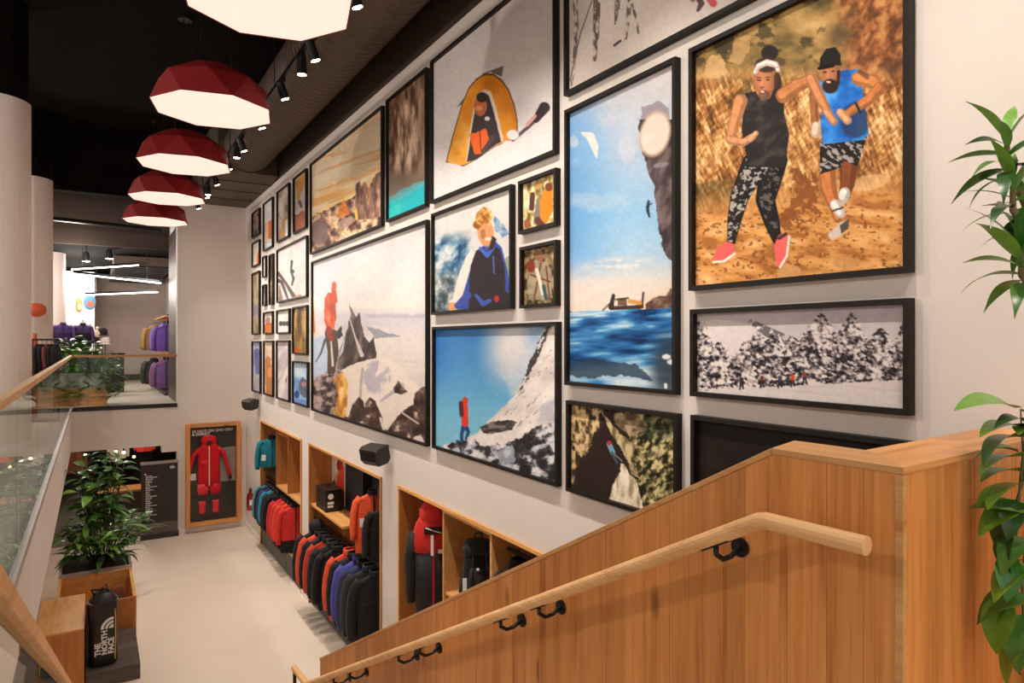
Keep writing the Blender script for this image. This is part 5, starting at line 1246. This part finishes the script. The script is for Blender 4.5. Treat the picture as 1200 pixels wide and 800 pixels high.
M_BAG = mat('bag_black_tarpaulin', (30, 27, 28), .42, var=.2, scale=18, bump=.5, bscale=14)
bg_ = thing('duffel_bag', 'black upright duffel bag with white lettering and yellow zip', 'bag', (.10, 9.92, .2), math.radians(4))
mb = MB(); mb.loft([sup(.13, .12, 0, p=3.6), sup(.155, .145, .03, p=3.6), sup(.160, .15, .2, p=3.6), sup(.158, .148, .5, p=3.6), sup(.160, .15, .74, p=3.4), sup(.155, .145, .80, p=3), sup(.11, .10, .86, p=2.6), sup(.09, .08, .90, p=2)])
mb.build('body', M_BAG, bg_, smooth=True)
MB().loft([sup(.165, .155, .765, p=3.4), sup(.165, .155, .80, p=3.4)]).build('rim_band', M_BLACK, bg_)
MB().tube([(.118, -.135, .06), (.122, -.143, .3), (.122, -.143, .6), (.118, -.14, .70)], .006, 6).build('yellow_zip', mat('yellow_trim', (226, 178, 40), .5), bg_)
MB().tube([(-.16, -.03, .78), (-.185, -.06, .5), (-.185, -.09, .2), (-.16, -.10, .03)], .018, 8).build('shoulder_strap', M_BLACK, bg_, smooth=True)
MB().tube([(-.1, 0, .88), (-.13, -.02, .95), (-.02, -.05, .94), (.03, 0, 1.0), (.05, -.03, .92), (-.02, -.06, .97), (.06, -.05, .90)], .014, 8).build('cord_loop', M_BLACK, bg_, smooth=True)
MB().ball((.0, -.03, .915), .06, .05, .03).build('cord_knot', M_BLACK, bg_, smooth=True)
text_mesh('lettering', 'THE\nNORTH\nFACE', .086, M_WHITE, bg_, (-.042, -.152, .15), (PI / 2, -PI / 2, 0), .0015, bold=.003, line=.84)
lg = MB()
for k, (ra, rb) in enumerate(((.0, .040), (.052, .076), (.088, .115))):
    n = 8
    vs = []
    for i in range(n + 1):
        a = PI / 2 + PI / 2 * i / n
        vs.append((.10 + 1.2 * ra * math.cos(a), -.153, .47 + 1.2 * ra * math.sin(a))); vs.append((.10 + 1.2 * rb * math.cos(a), -.153, .47 + 1.2 * rb * math.sin(a)))
    lg.add(vs, [(2 * i, 2 * i + 1, 2 * i + 3, 2 * i + 2) for i in range(n)])
lg.build('dome_logo', M_WHITE, bg_)
# ------------------------------------------------------------------ plants
def leaf_mat(name, c, c2):
    if name in MATS: return MATS[name]
    m, N, L, P = newmat(name)
    oi = N.new('ShaderNodeObjectInfo'); rp = N.new('ShaderNodeValToRGB')
    rp.color_ramp.elements[0].color = srgb(c) + (1,); rp.color_ramp.elements[1].color = srgb(c2) + (1,)
    L.new(oi.outputs['Random'], rp.inputs[0])
    tc = N.new('ShaderNodeTexCoord'); nz = N.new('ShaderNodeTexNoise'); nz.inputs['Scale'].default_value = 9
    L.new(tc.outputs['Object'], nz.inputs['Vector'])
    hv = N.new('ShaderNodeHueSaturation'); mr = N.new('ShaderNodeMapRange'); mr.inputs[3].default_value = .75; mr.inputs[4].default_value = 1.25
    L.new(nz.outputs[0], mr.inputs[0]); L.new(mr.outputs[0], hv.inputs['Value']); L.new(rp.outputs[0], hv.inputs['Color']); L.new(hv.outputs[0], P.inputs['Base Color'])
    P.inputs['Roughness'].default_value = .32
    P.inputs['Subsurface Weight'].default_value = 0.0
    return m
M_LEAF = leaf_mat('glossy_leaf', (48, 104, 34), (120, 168, 60))
M_LEAFD = leaf_mat('dark_leaf', (34, 74, 32), (86, 132, 54))
M_LEAFB = leaf_mat('broad_leaf', (56, 116, 32), (136, 176, 62))
M_STEM = mat('plant_stem', (84, 92, 48), .6)
M_CANE = mat('cane_bark', (120, 104, 70), .8, var=.25, scale=30)
M_SOIL = mat('potting_soil', (58, 42, 32), .95, var=.3, scale=30)

def leaf_mesh(name, kind, material, droop=.35, fold=.18):
    """unit leaf along +x, root at origin, curving down"""
    n = 9
    wid = {'lance': lambda t: .115 * math.sin(PI * min(1, t * 1.02) ** .75) * (1 - .15 * t), 'broad': lambda t: .24 * (math.sin(PI * t ** .62)) ** .8, 'oval': lambda t: .17 * math.sin(PI * t ** .8)}[kind]
    vs = []; fs = []
    for i in range(n + 1):
        t = i / n
        w = max(.002, wid(t)) if 0 < i < n else .004
        x = t * (1 - droop * .25 * t); z = .10 * math.sin(PI * t * .7) - droop * t * t * .55
        vs += [(x, -w, z + fold * w), (x, 0, z), (x, w, z + fold * w)]
    for i in range(n):
        b = 3 * i
        fs += [(b, b + 3, b + 4, b + 1), (b + 1, b + 4, b + 5, b + 2)]
    return MB().add(vs, fs).mesh(name, material, smooth=True)
LANCE = [leaf_mesh('leaf', 'lance', M_LEAF, .3), leaf_mesh('leaf', 'lance', M_LEAFD, .6)]
BROAD = [leaf_mesh('leaf', 'broad', M_LEAFB, .4, .25), leaf_mesh('leaf', 'broad', M_LEAFD, .8, .3)]
OVAL = [leaf_mesh('leaf', 'oval', M_LEAF, .3), leaf_mesh('leaf', 'oval', M_LEAFD, .6)]
def put_leaf(parent, me, p, az, el, size, roll=0.0):
    o = link('leaf', me, parent, loc=p, rot=(roll, -el, az), scale=(size, size, size))
    return o
def at(u, v, d):
    a = ray(u, v)
    return Vector((a[0] * d, a[1] * d, H + a[2] * d))

# planter box at the landing with two plants
pl = thing('planter_box', 'oak planter box on the landing behind the guard corner', 'planter', (2.80, .45, ZM))
boxes((-.17, .19, -.42, .42, 0, .95)).build('box', M_OAK, pl)
boxes((-.15, .17, -.40, .40, .95, .96)).build('soil', M_SOIL, pl)
rn = random.Random(11)
dr = thing('dracaena', 'tall plant with narrow green leaf rosettes above the oak guard', 'plant', (2.74, .72, ZM + .96))
base = Vector((2.74, .72, ZM + .96))
for (u, v, d, n, ln, ro) in [(1180, 184, 2.02, 15, .18, 0), (1187, 234, 2.0, 14, .185, .5), (1197, 310, 1.98, 16, .20, 1.1), (1208, 262, 2.04, 9, .18, .3)]:
    c = at(u, v, d)
    MB().tube([(rn.uniform(-.02, .02), rn.uniform(-.02, .02), 0), tuple((c - base) * .5 + Vector((.05, 0, .05))), tuple(c - base - Vector((0, 0, .03))), tuple(c - base + Vector((0, 0, .05)))], [.014, .012, .010, .008], 8).build('cane', M_CANE, dr, smooth=True)
    for k in range(n):
        az = ro + k * 2.399 + rn.uniform(-.2, .2)
        el = [.95, .5, .15, -.15, -.4][min(4, k * 5 // n)] + rn.uniform(-.12, .12)
        put_leaf(dr, LANCE[1 if el < 0 else 0], tuple(c - base + Vector((0, 0, .06 - .13 * k / n))), az, el, ln * rn.uniform(.8, 1.15), rn.uniform(-.4, .4))
ph = thing('philodendron', 'trailing plant with broad green leaves hanging over the oak guard', 'plant', (2.76, .35, ZM + .96))
pbase = Vector((2.76, .35, ZM + .96))
spec = [(1190, 478, 1.95, 2.75, .12, .185, 0), (1198, 500, 1.94, 2.85, .0, .15, 0), (1200, 512, 1.93, 2.7, -.1, .16, 1), (1205, 535, 1.93, 2.8, -.1, .17, 0), (1196, 552, 1.92, 2.75, -.05, .13, 0), (1205, 566, 1.92, 2.9, -.2, .17, 0), (1188, 585, 1.92, 3.4, -.7, .12, 1), (1200, 590, 1.91, 2.6, -.5, .15, 0), (1192, 610, 1.91, 2.2, -.9, .13, 1), (1180, 650, 1.9, 3.6, -1.1, .12, 0), (1178, 700, 1.9, 2.9, -1.25, .15, 0), (1192, 690, 1.9, 2.4, -1.0, .14, 0), (1196, 720, 1.9, 3.3, -.9, .15, 1), (1202, 660, 1.9, 2.8, -.6, .14, 0), (1200, 630, 1.9, 3.0, -.4, .13, 1), (1202, 745, 1.89, 2.7, -1.0, .14, 0), (1186, 625, 1.9, 2.9, -1.0, .12, 1), (1194, 530, 1.95, 2.3, .2, .11, 1), (1204, 600, 1.89, 2.2, .1, .13, 0), (1205, 700, 1.88, 2.3, -.3, .15, 1), (1198, 655, 1.9, 2.2, -1.0, .13, 1), (1184, 600, 1.93, 2.6, -.8, .10, 1), (1190, 570, 1.93, 2.6, -.3, .12, 0)]
for i, (u, v, d, az, el, ln, k) in enumerate(spec):
    p = at(u, v, d) - pbase
    put_leaf(ph, BROAD[k], tuple(p), az, el, ln * 1.2, rn.uniform(-.35, .35))
for path in ([(1196, 480), (1200, 560), (1184, 610), (1176, 660), (1166, 720), (1172, 760), (1196, 790)], [(1200, 500), (1206, 600), (1198, 680), (1200, 760)], [(1205, 470), (1196, 560), (1190, 640), (1192, 700)]):
    pts = [tuple(at(u, v, 1.925) - pbase) for u, v in path]
    MB().tube([(0, 0, 0)] + [(.02, .15, .10)] + pts, .0035, 6).build('vine', M_STEM, ph, smooth=True)

for k in range(18):      # leaves around the planter rim and along the run of the vines
    q = k / 17
    p = Vector((.0, .0, .03)).lerp(at(1200, 500, 1.95) - pbase, q) + Vector((rn.uniform(-.05, .08), rn.uniform(-.10, .04), rn.uniform(.0, .08) * (1 - q)))
    put_leaf(ph, BROAD[k % 2], tuple(p), rn.uniform(1.8, 4.2), rn.uniform(-.2, .6), rn.uniform(.13, .18), rn.uniform(-.4, .4))

# leafy plant in the pale planter beyond the crate
pp = thing('floor_planter', 'pale square planter behind the open crate', 'planter', (.03, 12.98, 0))
m = MB(); m.loft([[(-.48, -.42, 0), (.48, -.42, 0), (.48, .42, 0), (-.48, .42, 0)], [(-.50, -.44, .62), (.50, -.44, .62), (.50, .44, .62), (-.50, .44, .62)]]); m.build('tub', mat('pale_planter', (206, 196, 188), .6), pp)
boxes((-.46, .46, -.40, .40, .62, .63)).build('soil', M_SOIL, pp)
zz = thing('leafy_plant', 'bushy dark green leafy plant rising above the crate', 'plant', (.10, 12.95, .63))
rn = random.Random(23)
nst = 36
for i in range(nst):
    a = i * 2.399; r = .06 + .38 * math.sqrt(i / nst)
    inner = i < 15
    x0, y0 = r * .6 * math.cos(a), r * .55 * math.sin(a)
    top = (rn.uniform(1.15, 1.75) if inner else rn.uniform(.28, .75))
    if i in (0, 1, 2): top = 1.72 - .12 * i
    lean = .22 if inner else .55
    tip = Vector((x0 + lean * math.cos(a) * (.62 if math.cos(a) < 0 else 1) - (.05 if inner else 0), y0 + lean * .6 * math.sin(a), top))
    b0 = Vector((x0 * .6, y0 * .6, 0)); mid = (b0 + tip) / 2 + Vector((0, 0, .12))
    MB().tube([b0, mid, tip], [.012, .010, .006], 6).build('stem', M_STEM, zz, smooth=True)
    nl = 10 if inner else 5
    for k in range(nl):
        t = .30 + .70 * k / (nl - 1)
        p = b0.lerp(mid, t * 2) if t < .5 else mid.lerp(tip, t * 2 - 1)
        put_leaf(zz, OVAL[rn.randint(0, 1)] if inner else LANCE[rn.randint(0, 1)], tuple(p), a + k * 2.399 + rn.uniform(-.4, .4), rn.uniform(-.25, .6), rn.uniform(.30, .44) if inner else rn.uniform(.34, .46), rn.uniform(-.5, .5))

for k in range(45):       # low skirt of long leaves drooping over the rim
    a = -PI / 2 + (k / 44 - .5) * 4.6
    put_leaf(zz, LANCE[k % 2], (.30 * math.cos(a), .26 * math.sin(a), rn.uniform(.06, .42)), a + rn.uniform(-.5, .5), rn.uniform(-.35, .35), rn.uniform(.34, .5), rn.uniform(-.5, .5))

# ------------------------------------------------------------------ planter on the upper floor
mp = thing('gallery_planter', 'long planter of oak slats on the upper floor behind the glass', 'planter', (-.33, 17.45, ZM))
for k in range(4):
    boxes((-.58, .58, -.25, .25, .002 + k * .094, .092 + k * .094)).build('slat', M_OAKX, mp)
boxes((-.56, .56, -.23, .23, .378, .72)).build('liner', mat('grey_liner', (176, 176, 170), .5), mp)
boxes((-.54, .54, -.21, .21, .72, .73)).build('soil', M_SOIL, mp)
def bush(name, label, loc, n, spread, size, seed, trail=0):
    t = thing(name, label, 'plant', loc)
    rn = random.Random(seed); mb = MB()
    base = leaf_mesh('tmp', 'oval', M_LEAF, .4); bv = [v.co.copy() for v in base.vertices]; bf = [tuple(p.vertices) for p in base.polygons]
    for i in range(n):
        if i < trail:
            p = Vector((rn.choice((-1, -1, 1)) * spread[0] * rn.uniform(.85, 1.05) * (1 if i % 3 else rn.random()), -spread[1] * rn.uniform(.5, 1.1), -rn.uniform(0, .62)))
        else:
            a = rn.uniform(0, 2 * PI); q = math.sqrt(rn.random())
            p = Vector((spread[0] * q * math.cos(a), spread[1] * q * math.sin(a), spread[2] * rn.random() * (1 - .5 * q)))
        R = Euler((rn.uniform(-.5, .5), -rn.uniform(-.8, .6), rn.uniform(0, 2 * PI))).to_matrix()
        s_ = size * rn.uniform(.7, 1.3)
        mb.add([p + R @ (v * s_) for v in bv], bf)
    o = mb.build('foliage', M_LEAFB, t, smooth=True); o['kind'] = 'stuff'
    sm = MB()
    for i in range(10):
        sm.tube([(rn.uniform(-.7, .7) * spread[0], rn.uniform(-.4, .4) * spread[1], 0), (rn.uniform(-.8, .8) * spread[0], rn.uniform(-.5, .5) * spread[1], spread[2] * .7)], .006, 5)
    sm.build('stems', M_STEM, t)
    bpy.data.meshes.remove(base)
bush('trailing_plant', 'lush trailing plants filling the gallery planter', (-.33, 17.45, ZM + .73), 520, (.60, .34, .86), .26, 4, trail=130)
bush('trailing_plant', 'bright green bushy plant at the planter end by the dark stand', (.22, 17.55, ZM + .73), 90, (.30, .25, .6), .22, 9, trail=30)

# ------------------------------------------------------------------ upper shop behind the end wall
ZU = 6.95
M_LILAC = mat('shop_wall_paint', (222, 212, 212), .75, var=.03)
struct('wall_shop_rear', boxes((-9, 3.6, 27.6, 27.8, ZM, 6.6)), mat('shop_rear_paint', (200, 184, 172), .75, var=.04), 'rear wall of the upper shop', 'wall')
struct('wall_shop_partition', boxes((-2.2, .02, 25.0, 25.2, ZM, 6.5)), M_WHITE, 'bright white partition in the upper shop', 'wall')
struct('wall_shop_right', boxes((1.62, 3.6, 16.7, 18.6, ZM, ZCEIL), (2.2, 3.6, 18.6, 27.6, ZM, ZCEIL)), M_LILAC, 'side wall of the upper shop', 'wall')
struct('ceiling_shop', boxes((-9, 3.6, 18.7, 27.8, 6.6, 6.8)), M_CEIL, 'black ceiling of the upper shop', 'ceiling')
struct('trim_3', boxes((-9, 1.6, 18.66, 18.7, 6.58, ZCEIL)), M_DARKWALL, 'brown bulkhead above the upper shop', 'trim')
struct('baseboard_shop', boxes((-9, 2.2, 27.56, 27.6, ZM, ZM + .22)), M_GREYD)
M_DPANEL = wood('dark_panel_boards', (94, 78, 68), (76, 62, 54), (52, 42, 37), knots=False, vary=.15)
dpn = thing('wall_panelling', 'dark brown vertical boards lining the shop entrance', 'wall panel', (1.59, 17.6, ZM))
dpn['kind'] = 'structure'
for k in range(7):
    boxes((1.585, 1.618, 16.70 + k * .272, 16.70 + k * .272 + .266, ZM + .02, 6.9)).build('board', M_DPANEL, dpn, world=True)
# linear lamps under the black ceiling
M_TUBE = emit('linear_lamp_glow', (255, 246, 236), 7)
def linear(label, a, b):
    a, b = Vector(a), Vector(b); c = (a + b) / 2
    t = thing('linear_lamp', label, 'lamp', tuple(c))
    d = (b - a).normalized(); n = d.cross(Vector((0, 0, 1))).normalized() * .035
    def bar(name, z0, z1, m, k=1.0):
        pts = [a - c - n * k + Vector((0, 0, z0)), a - c + n * k + Vector((0, 0, z0)), a - c + n * k + Vector((0, 0, z1)), a - c - n * k + Vector((0, 0, z1))]
        MB().prism(pts, b - a).build(name, m, t)
    bar('housing', .0, .06, M_METAL); bar('diffuser', -.03, -.001, M_TUBE, .9)
    for q in (.15, .85):
        p = (a - c).lerp(b - c, q); MB().tube([p + Vector((0, 0, .06)), (p.x, p.y, 6.595 - c.z)], .006, 5).build('suspension_rod', M_METAL, t)
linear('slanting linear ceiling lamp meeting another at the far column', onY(84, 315, 19.6), onY(162, 310, 20.2))
linear('longest linear ceiling lamp reaching towards the dark boards', onY(87, 320, 20.4), onY(188, 331, 19.0))
linear('lowest level linear ceiling lamp before the rear wall', onY(100, 345, 24), onY(185, 341.5, 23))
# pipes and a duct under the shop ceiling
pd = thing('ventilation_duct', 'dark slatted duct under the upper shop ceiling', 'duct', (1.0, 22.9, 6.1))
boxes((-.55, .9, -2.4, 4.0, .25, .48)).build('duct_body', M_DUCT, pd)
for k in range(12):
    boxes((-.5, .85, -2.3 + k * .5, -2.15 + k * .5, .2, .25)).build('fin', M_METAL, pd)
hp = thing('ceiling_pipe', 'thin dark pipe crossing under the upper shop ceiling', 'pipe', (-.2, 17.6, 7.0))
MB().tube([(-1.5, 0, 0), (1.6, .6, 0)], .05, 8).build('pipe', M_METAL, hp)
for x in (-1.0, .9): MB().tube([(x, .3, 0), (x, .3, 1.7)], .01, 6).build('hanger_rod', M_METAL, hp)
for (u, v, Y, nm) in ((128, 303, 19.5, 'small ceiling spotlight above the white partition'), (101, 306, 19.2, 'small ceiling spotlight by the far column'), (157, 312, 22, 'small ceiling spotlight below the slatted duct')):
    p = onY(u, v, Y)
    t = thing('spotlight', nm, 'spotlight', tuple(p), 0, 'upper shop spotlights')
    MB().lathe([(.05, .22), (.06, .2), (.09, .0)], 14).build('housing', M_METAL, t)
    MB().lathe([(.075, -.004), (.075, .0)], 14).build('lens', M_LENS, t)
    MB().tube([(0, 0, .22), (0, 0, 6.6 - p.z)], .012, 6).build('stem', M_METAL, t)
for y in (18.5, 21.5, 24.5):
    add_light('shop_lamp', 'POINT', (-.4, y, 6.0), 140 if y < 24 else 70, (1, .93, .86), shadow_soft_size=.25)
for y, nm in ((14.0, 'added round white fill lamp, out of view over the gallery by the end wall'), (6.0, 'added round white fill lamp, out of view over the gallery by the stairs')):
    t = thing('fill_lamp', nm, 'lamp', (-4.0, y, 7.2))  # invented fixture out of view, added to carry fill light for the gallery
    MB().lathe([(.02, .2), (.25, .18), (.28, .0)], 20, cap=False).build('shade', M_WHITE, t)
    MB().ball((0, 0, .06), .08).build('bulb', M_LENS, t, smooth=True)
    MB().tube([(0, 0, .2), (0, 0, ZCEIL - 7.2)], .008, 6).build('cord', M_METAL, t)
    add_light('fill_lamp_light', 'POINT', (-4.0, y, 7.1), 330, (1, .92, .84), shadow_soft_size=.2)

# two-tier garment rack by the side wall
gr = thing('garment_rack', 'tall dark two-tier rack along the upper shop side wall', 'rack', (1.85, 21, ZM))
for yy in (19.3, 20.5, 21.7, 22.9):
    boxes((-.05, .02, yy - 21 - .03, yy - 21 + .03, 0, 2.2)).build('upright', M_METAL, gr)
for z in (1.95, .98):
    boxes((-.24, -.215, -1.75, 1.95, z, z + .025)).build('rod', M_METAL, gr)
    boxes((-.30, .30, -1.75, 1.95, z + .10, z + .125)).build('shelf', M_NICHEY, gr)
boxes((-.3, .3, -1.75, 1.95, .0, .1)).build('plinth', M_GREYD, gr)
gi = 0
for z, set_ in ((1.93, ((22.4, TAN, 'tan'), (22.1, (128, 96, 52), 'olive tan'), (21.7, (160, 124, 70), 'light tan'), (20.6, PURP, 'purple'), (20.25, (126, 96, 176), 'lilac'), (19.9, (98, 70, 150), 'violet'))),
                (.96, ((22.4, BLK, 'black'), (22.1, CHAR, 'charcoal'), (21.7, (44, 40, 40), 'dark grey'), (20.6, (136, 108, 160), 'mauve'), (20.25, (150, 44, 60), 'dark red'), (19.9, (120, 84, 140), 'plum')))):
    for y, c, nm in set_:
        jacket('%s jacket on the %s rail of the two-tier rack' % (nm, 'upper' if z > 1 else 'lower'), (1.62 - (.12 if y > 21 else 0), y, ZM + z - .03), c, None, math.radians(4), 1.05, length=.72, name='rack_jacket')
# low rack on the gallery
lrk = thing('garment_rack', 'low black frame rack of dark clothes behind the column', 'rack', (-.72, 14.35, ZM))
boxes((-.20, -.18, -.02, .02, 0, 1.42)).build('upright', M_METAL, lrk); boxes((.18, .20, -.02, .02, 0, 1.42)).build('upright', M_METAL, lrk)
boxes((-.20, .20, -.02, .02, 1.42, 1.45)).build('rod', M_METAL, lrk); boxes((-.20, .20, -.25, .25, 0, .02)).build('foot_plate', M_METAL, lrk)
for k, (x, c, nm) in enumerate(((-.22, (70, 40, 46), 'wine'), (-.10, (40, 36, 40), 'black'), (.02, (120, 58, 66), 'rose'), (.14, (34, 32, 36), 'inky'), (.25, (58, 50, 52), 'brown-grey'))):
    jacket('%s garment on the low gallery rack' % nm, (-.72 + x * .56, 14.35, ZM + 1.37), c, None, math.radians(74), .62, length=1.25, name='rack_garment')
# display table with hats
dt = thing('display_table', 'orange and white display table with headwear in the upper shop', 'table', (-.16, 20.5, ZM))
boxes((-.42, .42, -.35, .35, .0, .55)).build('lower_block', mat('orange_block', (214, 92, 58), .6), dt)
boxes((-.40, .40, -.30, .30, .55, .80)).build('white_block', M_WHITE, dt)
boxes((-.45, .45, -.38, .38, .80, .85)).build('top_board', mat('table_top', (190, 120, 92), .5), dt)
for k, (x, c, nm) in enumerate(((-.55, (80, 52, 110), 'purple'), (-.1, (66, 44, 92), 'dark purple'), (.35, (58, 42, 50), 'plum brown'))):
    t = thing('folded_jumper', '%s folded jumper on the display table' % nm, 'jumper', (-.16 + x * .55, 20.4, ZM + .852))
    MB().loft([sup(.11, .12, 0, p=5), sup(.115, .13, .05, p=4), sup(.115, .13, .2, p=4), sup(.10, .11, .26, p=4)]).build('body', fabric(c), t, smooth=True)
    MB().loft([sup(.07, .04, .255), sup(.075, .045, .285), sup(.06, .035, .29)]).build('collar', fabric(c), t, smooth=True)
hats = [(-.62, .55, (40, 34, 38), 'black round-topped'), (-.40, .78, (70, 56, 54), 'dark brown tall'), (-.16, .60, (222, 210, 198), 'cream'), (.06, .78, (226, 220, 212), 'white bobble'), (.26, .55, (52, 40, 40), 'black low'), (.42, .68, (206, 180, 158), 'beige'), (.60, .74, (46, 38, 38), 'dark peaked'), (.72, .5, (214, 196, 184), 'pale pink')]
for x, z, c, nm in hats:
    t = thing('hat_on_stand', '%s hat on a slim stand on the display table' % nm, 'hat', (-.16 + x * .58, 20.62, ZM + .852), 0, 'hats on the display table')
    MB().lathe([(.06, 0), (.06, .012)], 12).build('foot', M_METAL, t)
    MB().tube([(0, 0, .012), (0, 0, z)], .01, 6).build('stand', M_METAL, t)
    MB().lathe([(.10, z - .02), (.125, z + .03), (.12, z + .11), (.08, z + .17), (.01, z + .19)], 14).build('crown', fabric(c), t, smooth=True)
    if 'bobble' in nm or 'beige' in nm:
        MB().ball((0, 0, z + .22), .05).build('bobble', fabric(c), t, smooth=True)
    else:
        MB().lathe([(.128, z - .03), (.16, z - .02), (.12, z + .0)], 14).build('brim', fabric(c), t, smooth=True)
bs = thing('dark_stand', 'black display stand behind the trailing plants', 'display stand', (.36, 21.4, ZM))
boxes((-.35, .35, -.2, .2, 0, 1.05)).build('cabinet', M_BLACK, bs); boxes((-.37, .37, -.22, .22, 1.05, 1.08)).build('top', M_METAL, bs)
ob = thing('display_plinth', 'orange and white striped plinth beside the far column', 'plinth', (-.62, 18.5, ZM))
for k, c in enumerate(((206, 84, 54), (232, 226, 220), (214, 92, 60), (226, 214, 206), (220, 96, 62))):
    boxes((-.20, .20, -.15, .15, k * .25, k * .25 + .248)).build('band', mat('plinth_band_%d' % k, c, .6), ob)
jacket('purple vest displayed on top of the striped plinth', (-.60, 18.5, ZM + 1.86), (92, 60, 128), (70, 46, 98), 0, .72, length=.84, name='display_vest', hanger=False)
jacket('dark violet vest shown behind the trailing plants', (-.22, 18.7, ZM + 1.86), (78, 54, 104), (60, 44, 60), 0, .72, length=.84, name='display_vest')
vs_ = thing('garment_stand', 'slim black stand carrying the dark violet vest', 'stand', (-.22, 18.7, ZM))
MB().lathe([(.14, 0), (.14, .015)], 14).build('foot', M_METAL, vs_); MB().tube([(0, .06, .015), (0, .06, 1.92), (0, 0, 1.905)], .010, 6).build('pole', M_METAL, vs_)
# wall graphics on the white partition
for (u, v, c1, c2, lb) in ((92.5, 357, (222, 120, 60), (240, 190, 140), 'oval orange wall graphic on the white partition'), (105, 354, (60, 116, 140), (196, 80, 60), 'round blue and red wall graphic on the partition')):
    p = onY(u, v, 25.0)
    t = thing('wall_graphic', lb, 'wall art', (p.x, 24.998, p.z))
    rx = .10 if u < 100 else .17
    def disc(r1, r2, y0, y1, dx=0, dz=0): return [[(dx + r1 * math.cos(2 * PI * k / 20), y, dz + r2 * math.sin(2 * PI * k / 20)) for k in range(20)] for y in (y0, y1)]
    MB().loft(disc(rx, .24, -.012, 0)).build('disc', mat('graphic_%d' % u, c1, .6), t)
    MB().loft(disc(rx * .6, .10, -.016, -.012, .02, -.06)).build('patch', mat('graphic_patch_%d' % u, c2, .6), t)
t = thing('paddle', 'upright orange paddle leaning behind the first column', 'paddle', (onY(41, 400, 14.9).x, 14.9, ZM))
MB().loft([sup(.04, .02, 0), sup(.05, .02, .8), sup(.03, .02, 1.55)]).build('shaft', mat('paddle_orange', (206, 84, 40), .5), t)
MB().ball((.02, 0, 1.98), .16, .04, .13).build('blade', mat('paddle_orange', (206, 84, 40), .5), t, smooth=True)

# ------------------------------------------------------------------ lower shop seen through the doorway
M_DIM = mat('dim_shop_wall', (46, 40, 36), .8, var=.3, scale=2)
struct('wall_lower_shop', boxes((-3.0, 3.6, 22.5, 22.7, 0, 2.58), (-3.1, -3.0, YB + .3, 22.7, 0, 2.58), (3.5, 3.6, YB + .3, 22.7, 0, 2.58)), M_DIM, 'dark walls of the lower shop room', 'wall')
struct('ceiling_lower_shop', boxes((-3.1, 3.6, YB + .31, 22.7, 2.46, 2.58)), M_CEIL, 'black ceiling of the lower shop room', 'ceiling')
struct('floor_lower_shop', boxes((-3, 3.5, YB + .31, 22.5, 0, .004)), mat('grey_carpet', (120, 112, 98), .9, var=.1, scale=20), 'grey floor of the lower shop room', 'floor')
ct = thing('counter', 'oak-topped counter in the dark lower shop', 'counter', (.75, 19.3, 0))
boxes((-.7, .6, -.3, .3, 0, .55)).build('base', mat('counter_base', (96, 78, 60), .6), ct); boxes((-.75, .65, -.35, .35, .55, .60)).build('top', M_OAKX, ct)
for k, (x, y, c, s_, lb, z) in enumerate(((.55, 20.6, (206, 190, 170), .8, 'pale cream shirt hanging in the dark lower shop', 1.75), (1.15, 20.2, (206, 60, 36), .8, 'long red jacket hanging in the lower shop', 1.95), (-.1, 21, (40, 60, 110), .8, 'blue jacket hanging deep in the lower shop', 2.1), (.9, 21.2, (176, 120, 60), .8, 'ochre jacket hanging deep in the lower shop', 2.0), (-.4, 20.4, (120, 60, 44), .8, 'rust jacket at the left of the lower shop', 1.5))):
    j = jacket(lb, (x, y, z), c, None, 0, s_, length=.75, name='hanging_garment')
hr2 = thing('ceiling_rail', 'black rails carrying garments in the lower shop', 'rail', (.4, 20.7, 2.2))
for (x0, x1, y, z) in ((-.6, 1.6, 20.2, 2.0), (-.6, 1.6, 20.6, 1.8), (-.6, 1.6, 21.0, 2.15)):
    MB().tube([(x0 - .4, y - 20.7, z - 2.2), (x1 - .4, y - 20.7, z - 2.2)], .012, 6).build('rail', M_METAL, hr2)
    for xx in (x0, x1):
        MB().tube([(xx - .4, y - 20.7, z - 2.2), (xx - .4, y - 20.7, .26)], .01, 6).build('hanger_rod', M_METAL, hr2)
for k, (u, v, Y, c) in enumerate(((145, 530, 18.6, (255, 244, 230)), (136, 529, 19.2, (240, 220, 190)), (100, 533, 19.5, (255, 236, 210)), (157, 535, 19.0, (255, 190, 120)))):
    p = onY(u, v, Y)
    t = thing('shop_bulb', '%s bulb glowing in the dark lower shop' % ('bright white', 'small cream', 'soft yellow', 'amber')[k], 'lamp', tuple(p), 0, 'bulbs in the lower shop')
    MB().ball((0, 0, 0), .035).build('bulb', emit('bulb_glow_%d' % k, c, 7), t, smooth=True)
    MB().lathe([(.02, .04), (.02, .10)], 8).build('socket', M_METAL, t)
    MB().tube([(0, 0, .1), (0, 0, 2.46 - p.z)], .005, 5).build('cord', M_METAL, t)
add_light('lower_shop_lamp', 'POINT', (.6, 18.9, 2.2), 60, (1, .85, .7), shadow_soft_size=.1)
